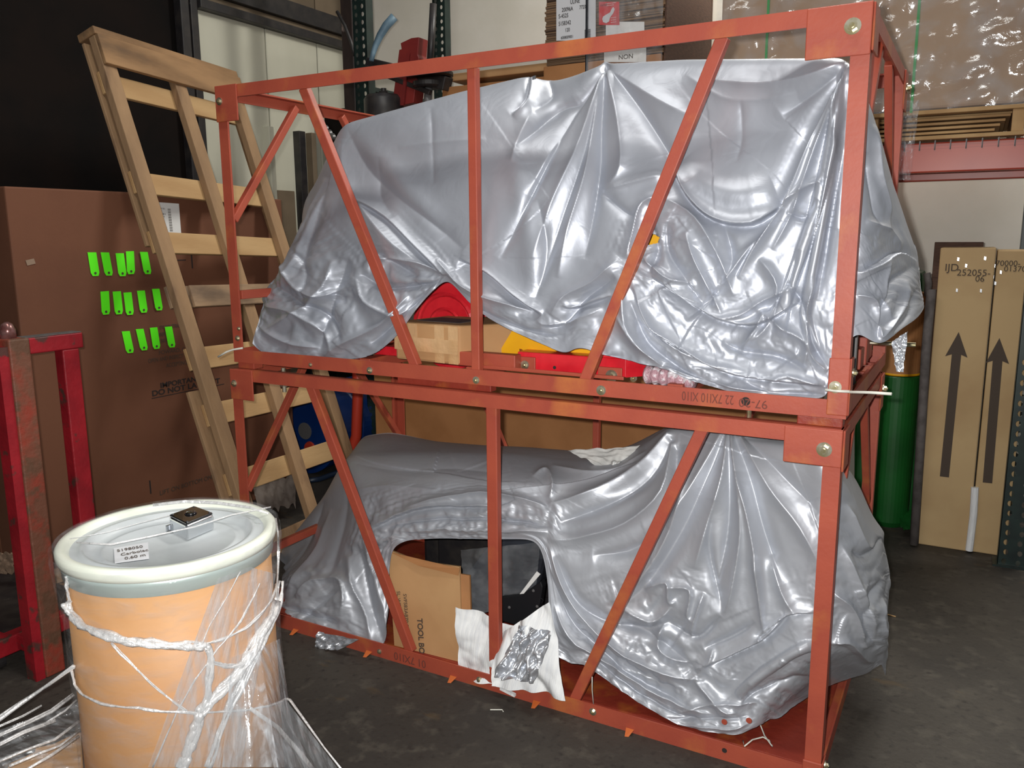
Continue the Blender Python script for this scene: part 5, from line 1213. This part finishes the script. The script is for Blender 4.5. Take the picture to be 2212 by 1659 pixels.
up_strokes = [
 # fan out of the peak
 ([(1307, 140), (1297, 270), (1294, 371), (1276, 490), (1262, 560)], 15, .030, 'vo'), ([(1300, 150), (1282, 270), (1262, 380), (1225, 500), (1205, 600)], 16, .022, 'ro'),
 ([(1304, 142), (1255, 215), (1206, 236), (1115, 316)], 14, .028, 'vo'), ([(1300, 160), (1240, 265), (1190, 330), (1140, 420)], 18, .018, 'ro'),
 ([(1300, 150), (1247, 240), (1190, 340), (1120, 480), (1080, 560)], 13, .022, 'vo'), ([(1302, 160), (1255, 300), (1190, 440), (1150, 560)], 15, .018, 'ro'),
 ([(1302, 160), (1262, 330), (1215, 470), (1165, 620)], 12, .018, 'vo'),
 ([(1312, 142), (1372, 219), (1440, 324), (1475, 400)], 22, .024, 'vo'), ([(1310, 150), (1335, 260), (1340, 360), (1300, 412)], 20, .020, 'ro'),
 ([(1315, 150), (1420, 215), (1510, 260)], 26, .014, 'ro'),
 ([(1300, 412), (1380, 390), (1445, 375)], 12, .015, 'r'), ([(1302, 418), (1345, 455), (1372, 470)], 12, .016, 'v'),
 ([(1146, 165), (1138, 215), (1105, 248)], 10, .018, 'so'), ([(1188, 176), (1192, 210), (1150, 238)], 9, .014, 'vo'), ([(1150, 240), (1120, 300), (1105, 350)], 14, .012, 'r'),
 # left panel broad folds
 ([(748, 275), (790, 360), (850, 420), (930, 480), (1000, 540)], 34, .024, 'v'), ([(760, 290), (830, 360), (900, 440), (960, 510)], 30, .018, 'g'),
 ([(740, 300), (745, 380), (790, 460), (850, 530), (930, 580)], 22, .022, 'r'), ([(735, 310), (715, 390), (680, 470), (640, 560), (600, 640)], 11, .022, 'r'),
 ([(725, 350), (700, 430), (668, 520), (640, 600)], 9, .020, 'v'), ([(705, 385), (670, 470), (630, 560), (590, 640)], 9, .020, 'r'),
 ([(860, 320), (940, 308), (1050, 300)], 10, .004, 'r'), ([(930, 230), (934, 300), (936, 400)], 7, .004, 'v'), ([(820, 340), (818, 420), (850, 470)], 16, .010, 'v'),
 ([(760, 430), (830, 470), (900, 540), (960, 600)], 14, .024, 's'),
 ([(990, 560), (1050, 590), (1110, 640), (1170, 680)], 16, .026, 's'), ([(940, 560), (1000, 620), (1070, 650), (1150, 672)], 11, .022, 'r'),
 ([(1160, 430), (1180, 520), (1170, 600), (1150, 660)], 16, .014, 'v'), ([(1110, 330), (1130, 430), (1145, 520), (1160, 640)], 24, .012, 'g'),
 ([(1340, 560), (1280, 610), (1220, 640), (1190, 680)], 14, .026, 'r'), ([(1330, 600), (1270, 640), (1215, 700), (1170, 705)], 12, .024, 'v'),
 ([(1215, 660), (1240, 665), (1320, 640)], 9, .018, 's'), ([(1010, 655), (1080, 690), (1150, 715), (1220, 722)], 9, .014, 'v'),
 ([(1160, 690), (1180, 700), (1250, 690), (1300, 665)], 8, .014, 'r'),
 # right drape: long diagonals from the tied corner
 ([(1836, 128), (1793, 219), (1742, 321), (1691, 439), (1624, 540), (1590, 600)], 16, .040, 'so'), ([(1834, 140), (1796, 240), (1752, 350), (1712, 460), (1668, 540)], 12, .026, 'ro'),
 ([(1834, 160), (1805, 280), (1778, 400), (1745, 510), (1700, 640), (1680, 740)], 15, .032, 'to'), ([(1832, 190), (1812, 310), (1790, 430), (1762, 560), (1740, 680), (1760, 760)], 13, .030, 'to'),
 ([(1832, 230), (1818, 340), (1800, 440), (1782, 560), (1765, 650)], 9, .024, 'vo'), ([(1830, 260), (1822, 380), (1810, 500)], 8, .018, 'ro'),
 ([(1838, 126), (1740, 165), (1640, 180), (1520, 172)], 22, .016, 'ro'), ([(1838, 130), (1760, 200), (1690, 250)], 20, .016, 'vo'),
 ([(1480, 160), (1560, 210), (1640, 215), (1720, 200)], 16, .006, 'r'), ([(1600, 215), (1602, 300), (1590, 350)], 8, .004, 'v'),
 ([(1440, 330), (1480, 420), (1540, 474), (1624, 484), (1690, 442)], 18, .040, 's'), ([(1470, 350), (1520, 400), (1600, 420), (1670, 400)], 26, .018, 'g'),
 ([(1690, 440), (1750, 400), (1780, 395)], 9, .026, 'r'), ([(1692, 448), (1650, 500), (1600, 560), (1546, 635)], 10, .030, 'r'), ([(1700, 460), (1740, 470), (1765, 430)], 10, .018, 'v'),
 ([(1560, 480), (1580, 560), (1550, 630), (1480, 690)], 12, .020, 'v'), ([(1480, 500), (1500, 560), (1530, 620), (1560, 680)], 10, .022, 'r'),
 ([(1440, 480), (1440, 540), (1480, 600), (1520, 660)], 9, .020, 'v'), ([(1410, 600), (1470, 640), (1550, 690), (1640, 700), (1730, 650)], 14, .032, 's'),
 ([(1390, 560), (1440, 600), (1490, 610), (1500, 640)], 9, .022, 'r'), ([(1640, 560), (1680, 620), (1660, 700), (1620, 740)], 11, .024, 'r'),
 ([(1720, 620), (1650, 650), (1600, 680), (1540, 690)], 8, .026, 'r'), ([(1725, 540), (1700, 620), (1650, 680)], 10, .022, 'v'),
 ([(1365, 620), (1400, 700), (1470, 750), (1560, 800), (1660, 820), (1780, 830)], 14, .034, 's'), ([(1370, 640), (1430, 730), (1520, 780), (1620, 800)], 9, .022, 'r'),
 ([(1360, 650), (1400, 740), (1480, 800), (1570, 836)], 8, .020, 'v'), ([(1345, 620), (1350, 700), (1400, 770)], 10, .020, 'r'), ([(1330, 680), (1370, 740), (1430, 790)], 7, .018, 'r'),
 ([(1600, 760), (1640, 700), (1655, 680), (1690, 710), (1740, 740), (1735, 790)], 8, .026, 'r'), ([(1560, 740), (1610, 760), (1680, 770), (1740, 800)], 9, .022, 'v'),
 ([(1700, 610), (1735, 660), (1755, 740), (1785, 790)], 8, .024, 'v'), ([(1765, 600), (1745, 680), (1750, 760), (1785, 800)], 8, .024, 'r'),
 ([(1655, 830), (1700, 810), (1785, 835)], 7, .018, 'r'), ([(1600, 820), (1660, 845), (1780, 850)], 6, .014, 'v'), ([(1430, 790), (1520, 818), (1600, 838), (1700, 848)], 5, .012, 'r'),
 ([(1440, 420), (1390, 440), (1372, 490), (1355, 560)], 10, .026, 'r'), ([(1440, 430), (1500, 470), (1555, 560), (1585, 640)], 11, .022, 'r'), ([(1400, 470), (1420, 540), (1400, 590)], 9, .024, 'v'),
 # left crumple bunch
 ([(790, 560), (850, 560), (920, 575), (960, 600)], 7, .022, 'r'), ([(800, 540), (860, 575), (900, 600)], 6, .02, 'v'), ([(780, 590), (830, 620), (900, 620), (950, 610)], 7, .022, 'v'),
 ([(770, 600), (790, 650), (850, 680), (900, 660)], 8, .022, 'r'), ([(720, 560), (700, 620), (640, 680), (580, 710)], 8, .024, 'r'), ([(750, 560), (720, 640), (700, 700), (690, 760)], 9, .022, 'v'),
 ([(610, 560), (640, 620), (690, 640), (740, 620)], 7, .022, 'r'), ([(590, 610), (640, 650), (700, 680), (740, 740)], 7, .022, 'v'), ([(570, 660), (640, 680), (700, 720), (720, 765)], 7, .020, 'r'),
 ([(555, 700), (620, 740), (690, 750)], 7, .02, 'r'), ([(640, 540), (660, 590), (650, 650)], 6, .018, 'v'), ([(880, 640), (820, 700), (740, 740), (700, 770)], 8, .024, 'r'), ([(930, 625), (860, 690), (800, 740)], 7, .02, 'v'),
 # outer right piece
 ([(1890, 270), (1900, 380), (1915, 450), (1915, 500)], 8, .022, 'r'), ([(1870, 330), (1890, 440), (1905, 490)], 8, .018, 'v'), ([(1980, 560), (1940, 545), (1900, 570), (1855, 590)], 10, .020, 's'),
 ([(1870, 480), (1920, 500), (1950, 540)], 8, .016, 'r'), ([(1975, 570), (1930, 610), (1905, 680), (1895, 735)], 9, .020, 'v'), ([(1920, 560), (1910, 620), (1925, 690)], 8, .018, 'r'),
 ([(1850, 640), (1890, 650), (1900, 700), (1905, 738)], 8, .02, 'r'), ([(1955, 600), (1950, 660), (1905, 730)], 8, .02, 'r'), ([(1978, 620), (1965, 680), (1930, 720)], 6, .014, 'v'),
]
up_grow = [(670, 670, 150, 120, .09), (850, 610, 110, 70, .08), (660, 520, 70, 90, .05), (1430, 560, 100, 110, .07), (1500, 780, 260, 70, .06), (1700, 720, 110, 130, .06), (1180, 690, 170, 45, .06), (1910, 580, 90, 130, .05), (1000, 380, 400, 200, .002), (1600, 300, 300, 150, .002)]
lo_grow = [(680, 1300, 120, 90, .09), (820, 1220, 60, 150, .09), (1010, 1120, 220, 60, .07), (1400, 1330, 130, 80, .07), (1330, 1440, 200, 90, .08), (1570, 1510, 190, 80, .09), (1850, 1330, 90, 150, .05), (1230, 1390, 60, 90, .1), (1600, 1200, 260, 200, .012), (930, 1020, 200, 60, .01)]
up_crump = [(3, 50, .010, [(680, 660, 150, 140, 1.), (850, 610, 100, 60, .7), (1450, 620, 110, 160, .7), (1640, 740, 200, 110, .65), (1900, 620, 90, 130, .5)], .5, 1.5),
            (9, 26, .004, [(660, 670, 130, 110, 1.), (830, 600, 90, 60, .8), (1430, 560, 80, 110, .9), (1560, 800, 220, 60, .7), (1920, 560, 70, 100, .6)], 1.1, 1.8),
            (14, 130, .010, [(1000, 400, 380, 230, .3), (1600, 400, 300, 200, .3)], .9, 1.4)]
tU, GU = tarp('silver_tarp', silver, up_rows, [12, 14, 90, 105, 105, 95], US, 22, up_strokes, up_crump, 'upper silver tarpaulin draped over the load inside the top crate', 5, grow=up_grow, calm=[(1836, 200, 22, 170), (1826, 560, 16, 300)], holes=[[(1386, 497), (1400, 500), (1424, 511), (1419, 524), (1396, 529), (1388, 520)], [(1358, 560), (1372, 556), (1374, 572), (1364, 574)]])
for px, py in ((838, 251), (1154, 168)):
    q = W(px, py, 'y', .33); build(MB().obox(q, (.006, 0, .001), (0, .003, 0), (0, 0, .006)), 'grommet_glint', chrome, tU)
for px, py in ((1925, 542), (1888, 588)):
    q = W(px, py, 'y', .10)
# hanging foil end, right
tl = [W(1920, 736, 'y', .15), W(1955, 712, 'y', .15)]; bl = [W(1930, 798, 'y', .12), W(1945, 800, 'y', .12)]
tag(film_sheet('foil_strip', silver_foil, None, tl[0], tl[1], bl[0], bl[1], 14, 30, .008, 77, 4., nrm=(.3, -1, 0)), 'bright narrow foil strip hanging from the right end of the upper tarp', 'foil')

# ---------------- lower tarp
lo_rows = [
 [N(560, .15, 1.04, .10), N(760, .2, 1.05, .12), N(1000, .6, 1.06, .12), N(1500, 1.5, 1.06, .12), N(1800, 2.1, 1.05, .12), N(1950, 2.3, 1.04, .12), N(2060, 2.33, 1.02, .12)],
 [N(560, .10, .95, .25), (760, 790, 946, .85), (850, 850, 937, .9), (930, 950, 962, .85), (1060, 1060, 974, .8), (1130, 1130, 976, .8), (1230, 1240, 984, .78), (1350, 1350, 980, .7), (1420, 1440, 945, .6), (1500, 1500, 938, .55), (1600, 1600, 946, .5), (1740, 1735, 958, .45), (1800, 1790, 985, .48), (1850, 1848, 1050, .62), (1900, 1880, 1125, .70), (1950, 1907, 1158, .80), N(2060, 2.42, .92, .45)],
 # front ridge
 [(560, 618, 1180, .62), (600, 668, 1115, .55), (660, 706, 1065, .48), (700, 730, 1015, .42), (740, 752, 985, .38), (850, 850, 980, .36), (950, 950, 976, .38), (1060, 1060, 978, .40), (1130, 1130, 982, .42), (1230, 1230, 995, .42), (1350, 1350, 990, .38), (1400, 1405, 952, .34), (1450, 1448, 926, .30), (1500, 1500, 928, .28), (1575, 1575, 931, .24), (1620, 1620, 950, .20), (1740, 1735, 965, .14), (1800, 1790, 995, .10), (1850, 1842, 1065, .25), (1900, 1872, 1130, .35), (1950, 1906, 1165, .50), N(2060, 2.44, .85, .48)],
 [(560, 612, 1230, .50), (600, 650, 1180, .44), (660, 705, 1130, .36), (700, 740, 1090, .28), (740, 770, 1060, .22), (850, 850, 1050, .18), (950, 950, 1045, .16), (1060, 1060, 1045, .16), (1130, 1130, 1050, .17), (1230, 1230, 1065, .17), (1350, 1350, 1075, .16), (1450, 1448, 1060, .15), (1575, 1575, 1060, .13), (1740, 1735, 1080, .11), (1800, 1785, 1100, .10), (1850, 1832, 1150, .18), (1900, 1868, 1200, .25), (1950, 1904, 1240, .40), N(2060, 2.47, .75, .42)],
 [(560, 606, 1275, .22), (600, 640, 1250, .20), (660, 700, 1230, .16), (700, 745, 1200, .16), (740, 780, 1175, .13), (800, 815, 1165, .11), (850, 850, 1150, .10), (950, 950, 1135, .09), (1060, 1060, 1130, .09), (1130, 1140, 1130, .09), (1180, 1190, 1150, .09), (1230, 1240, 1200, .09), (1350, 1350, 1230, .10), (1450, 1448, 1240, .10), (1575, 1575, 1260, .10), (1740, 1735, 1280, .09), (1800, 1780, 1290, .09), (1850, 1825, 1300, .13), (1900, 1865, 1320, .20), (1950, 1908, 1330, .34), N(2060, 2.48, .65, .32)],
 [(560, 606, 1310, .10), (600, 640, 1310, .07), (660, 700, 1310, .05), (700, 745, 1300, .05), (740, 780, 1290, .075), (770, 808, 1270, .07), (800, 826, 1200, .075), (850, 855, 1170, .08), (950, 950, 1155, .08), (1060, 1060, 1155, .08), (1130, 1145, 1155, .08), (1165, 1182, 1185, .08), (1200, 1205, 1290, .07), (1230, 1240, 1340, .06), (1350, 1350, 1400, .08), (1450, 1448, 1430, .09), (1575, 1575, 1460, .08), (1740, 1730, 1430, .08), (1800, 1780, 1410, .12), (1850, 1825, 1400, .16), (1900, 1868, 1395, .24), (1950, 1914, 1385, .36), N(2060, 2.49, .6, .22)],
 [(560, 606, 1346, .010), (600, 640, 1356, .008), (650, 700, 1368, .008), (690, 745, 1382, .008), (730, 790, 1392, .010), (770, 838, 1402, .020), (785, 842, 1330, .05), (800, 836, 1230, .065), (830, 848, 1184, .075), (880, 880, 1166, .08), (950, 950, 1163, .08), (1060, 1060, 1165, .08), (1130, 1150, 1165, .08), (1155, 1172, 1178, .08), (1175, 1184, 1240, .075), (1190, 1196, 1330, .06), (1205, 1175, 1400, .05), (1220, 1200, 1425, .045), (1235, 1245, 1425, .05), (1300, 1300, 1462, .05), (1350, 1355, 1500, .05), (1400, 1400, 1530, .06), (1470, 1470, 1566, .05), (1530, 1530, 1580, .045), (1590, 1590, 1586, .05), (1640, 1640, 1568, .09), (1740, 1700, 1530, .25), (1800, 1770, 1490, .42), (1850, 1830, 1465, .5), (1900, 1872, 1455, .52), (1950, 1904, 1432, .5), N(2060, 2.49, .62, .09)],
]
USL = np.linspace(560, 2060, 700)
lo_strokes = [
 # peak fan
 ([(1580, 938), (1590, 1020), (1615, 1110), (1635, 1220), (1650, 1330)], 15, .034, 'ro'), ([(1585, 940), (1620, 1040), (1650, 1150), (1690, 1260)], 16, .026, 'vo'),
 ([(1572, 938), (1560, 1030), (1530, 1130), (1500, 1230)], 15, .030, 'ro'), ([(1575, 938), (1575, 1050), (1570, 1150), (1550, 1260)], 13, .026, 'vo'),
 ([(1565, 938), (1520, 1040), (1470, 1150), (1400, 1260), (1340, 1310)], 16, .028, 'vo'), ([(1560, 936), (1500, 1040), (1440, 1140)], 15, .022, 'ro'),
 ([(1600, 945), (1660, 1050), (1730, 1140), (1775, 1230)], 18, .020, 'ro'), ([(1610, 945), (1690, 1030), (1770, 1110)], 20, .018, 'vo'),
 ([(1590, 1020), (1600, 1150), (1580, 1280), (1560, 1330)], 13, .024, 'r'), ([(1545, 1080), (1530, 1180), (1555, 1300), (1555, 1330)], 12, .022, 'v'),
 ([(1630, 1200), (1640, 1280), (1650, 1370)], 7, .024, 'r'), ([(1665, 1200), (1690, 1280), (1720, 1330)], 14, .022, 'r'), ([(1690, 1330), (1640, 1375), (1700, 1330), (1760, 1325)], 8, .022, 's'),
 # left swags between the humps
 ([(1445, 940), (1380, 1010), (1290, 1060), (1180, 1090)], 14, .030, 'ro'), ([(1450, 950), (1400, 1030), (1310, 1090), (1200, 1130)], 13, .028, 'vo'),
 ([(1450, 960), (1430, 1060), (1350, 1130), (1250, 1160), (1180, 1165)], 13, .026, 'ro'), ([(1460, 970), (1450, 1080), (1380, 1180), (1280, 1200)], 14, .024, 'vo'),
 ([(1480, 960), (1470, 1080), (1420, 1200), (1350, 1290)], 12, .024, 'r'), ([(1380, 1000), (1280, 1035), (1190, 1050), (1060, 1060)], 10, .022, 's'),
 ([(1190, 1005), (1260, 1020), (1340, 1010), (1400, 975)], 9, .018, 'r'), ([(1150, 1030), (1180, 1015), (1195, 1050), (1185, 1080)], 8, .02, 'r'),
 ([(870, 1100), (940, 1080), (1040, 1065), (1130, 1080), (1180, 1095)], 9, .026, 'r'), ([(800, 1145), (870, 1110), (940, 1095), (1060, 1095)], 9, .030, 's'),
 ([(830, 1140), (900, 1125), (1000, 1120), (1100, 1125), (1190, 1140)], 7, .022, 'v'), ([(860, 1150), (960, 1145), (1080, 1148), (1180, 1150)], 6, .018, 'r'),
 ([(790, 1165), (800, 1200), (815, 1260), (835, 1340), (842, 1390)], 7, .022, 'r'), ([(770, 1180), (785, 1250), (800, 1320), (830, 1390)], 8, .022, 'v'), ([(755, 1200), (760, 1260), (790, 1330), (800, 1385)], 7, .020, 'r'),
 ([(750, 1050), (740, 1130), (720, 1200), (700, 1260)], 18, .018, 'v'), ([(715, 1100), (690, 1180), (650, 1240), (615, 1290)], 11, .022, 'r'), ([(700, 1080), (665, 1170), (620, 1230)], 9, .018, 'v'),
 ([(640, 1290), (680, 1255), (730, 1250), (745, 1280), (735, 1330)], 7, .022, 'r'), ([(620, 1310), (680, 1330), (730, 1345)], 7, .020, 'v'), ([(650, 1340), (700, 1290), (740, 1275)], 7, .020, 'v'),
 ([(770, 1060), (840, 1050), (950, 1060)], 14, .006, 'r'), ([(760, 1000), (860, 1015), (980, 1010), (1080, 1020)], 20, .008, 'v'),
 # bottom swag right
 ([(1185, 1180), (1215, 1260), (1260, 1330), (1330, 1400), (1430, 1450), (1520, 1470)], 12, .030, 'r'), ([(1200, 1200), (1240, 1290), (1300, 1340), (1400, 1370), (1500, 1440)], 12, .028, 'v'),
 ([(1190, 1240), (1230, 1330), (1300, 1410), (1400, 1480), (1500, 1530)], 9, .024, 'v'), ([(1200, 1310), (1250, 1390), (1340, 1450), (1440, 1510), (1540, 1545)], 8, .022, 'r'),
 ([(1250, 1400), (1330, 1460), (1420, 1520), (1520, 1560)], 7, .020, 'v'), ([(1500, 1470), (1560, 1530), (1590, 1535)], 8, .02, 'r'),
 ([(1520, 1440), (1590, 1410), (1650, 1380), (1700, 1330)], 13, .034, 's'), ([(1590, 1500), (1650, 1450), (1730, 1400), (1770, 1395)], 13, .034, 't'), ([(1600, 1520), (1680, 1480), (1745, 1460)], 8, .022, 'v'),
 ([(1340, 1310), (1400, 1340), (1430, 1330), (1450, 1310)], 8, .026, 'r'), ([(1340, 1350), (1400, 1360), (1450, 1340)], 9, .024, 'v'), ([(1390, 1275), (1440, 1260), (1445, 1300), (1460, 1300)], 7, .024, 'r'),
 ([(1440, 1270), (1490, 1275), (1485, 1330), (1500, 1340)], 7, .022, 'r'), ([(1435, 1340), (1420, 1390), (1450, 1420), (1500, 1430)], 8, .024, 'r'), ([(1520, 1280), (1500, 1340), (1490, 1380)], 7, .022, 'r'),
 ([(1555, 1330), (1520, 1370), (1490, 1375), (1440, 1345)], 8, .024, 'v'), ([(1630, 1345), (1590, 1370), (1520, 1400)], 8, .02, 'v'), ([(1540, 1400), (1530, 1430), (1500, 1445)], 8, .02, 'r'),
 ([(1460, 1540), (1540, 1520), (1640, 1520)], 5, .014, 'r'), ([(1440, 1550), (1540, 1550), (1620, 1545)], 5, .012, 'v'), ([(1480, 1565), (1560, 1572), (1620, 1560)], 4, .010, 'r'),
 # outer right
 ([(1830, 1090), (1870, 1180), (1900, 1165)], 9, .024, 'r'), ([(1900, 1250), (1870, 1330), (1895, 1400)], 8, .022, 'v'), ([(1820, 1180), (1850, 1260), (1880, 1330), (1890, 1390)], 9, .024, 'r'),
 ([(1800, 1280), (1840, 1320), (1870, 1400)], 8, .022, 'r'), ([(1790, 1390), (1830, 1385), (1870, 1420), (1890, 1430)], 8, .02, 'r'), ([(1905, 1160), (1870, 1200), (1840, 1190)], 8, .02, 'v'),
 ([(1905, 1290), (1905, 1340), (1912, 1380)], 5, .016, 'r'),
]
lo_crump = [(23, 44, .011, [(690, 1290, 110, 90, 1.), (1420, 1340, 130, 90, .8), (1330, 1430, 170, 90, .8), (1600, 1450, 160, 90, .7), (1850, 1300, 80, 160, .6), (1120, 1090, 160, 50, .7)], .5, 1.7),
            (29, 20, .004, [(680, 1320, 100, 60, 1.), (1350, 1470, 170, 70, .9), (1560, 1540, 140, 45, 1.), (820, 1200, 60, 120, .9), (1010, 1120, 190, 35, .8), (1215, 1380, 50, 80, 1.)], .4, 2.),
            (31, 110, .014, [(1600, 1150, 260, 200, .5), (930, 1030, 200, 60, .4)], 1.2, 1.5)]
tL, GL = tarp('silver_tarp', silver_low, lo_rows, [10, 30, 75, 90, 90, 100], USL, 34, lo_strokes, lo_crump, 'lower silver tarpaulin heaped over the load inside the bottom crate', 15, grow=lo_grow)
# rivets / grommets near the hem
for px, py in ((1565, 1559), (1618, 1556)):
    q = W(px, py, 'y', .02); build(MB().lathe(q, [(0, 0), (.009, 0), (.009, .003), (.005, .003), (.005, .001), (0, .001)], 16, (0, -1, 0)), 'grommet', red_oxide, tL)
# bunched foil pulled over the front rail and the twisted foil at the middle
def foil(name, pts, label, seedv, nu=40, nv=26, amp=.016, nrm=(0, -1, .3), m=silver_foil):
    return tag(film_sheet(name, m, None, *pts, nu, nv, amp, seedv, 2.6, nrm=nrm, pleat=.5), label, 'foil')
foil('foil_flap', [W(700, 1362, 'y', -.012), W(790, 1378, 'y', -.006), W(694, 1397, 'y', -.02), W(745, 1402, 'y', -.02)], 'crumpled bright foil flap pulled over the lower front rail at left', 61, amp=.008)
foil('foil_bunch', [W(1155, 1340, 'y', .12), W(1225, 1360, 'y', .08), W(1100, 1450, 'y', .02), W(1185, 1462, 'y', .02)], 'bunched shiny foil twist in the middle of the lower tarp opening', 62, amp=.022)
foil('light_sheet', [W(1228, 986, 'y', .40), W(1385, 978, 'y', .38), W(1300, 1022, 'y', .33), W(1330, 1022, 'y', .33)], 'pale crumpled sheet on the saddle of the lower tarp', 63, amp=.005, nrm=(0, -.3, 1), m=MATS.get('pale_sheet') or mat('pale_sheet', (214, 214, 210), .35, rgb2=(180, 182, 180), scale=14))
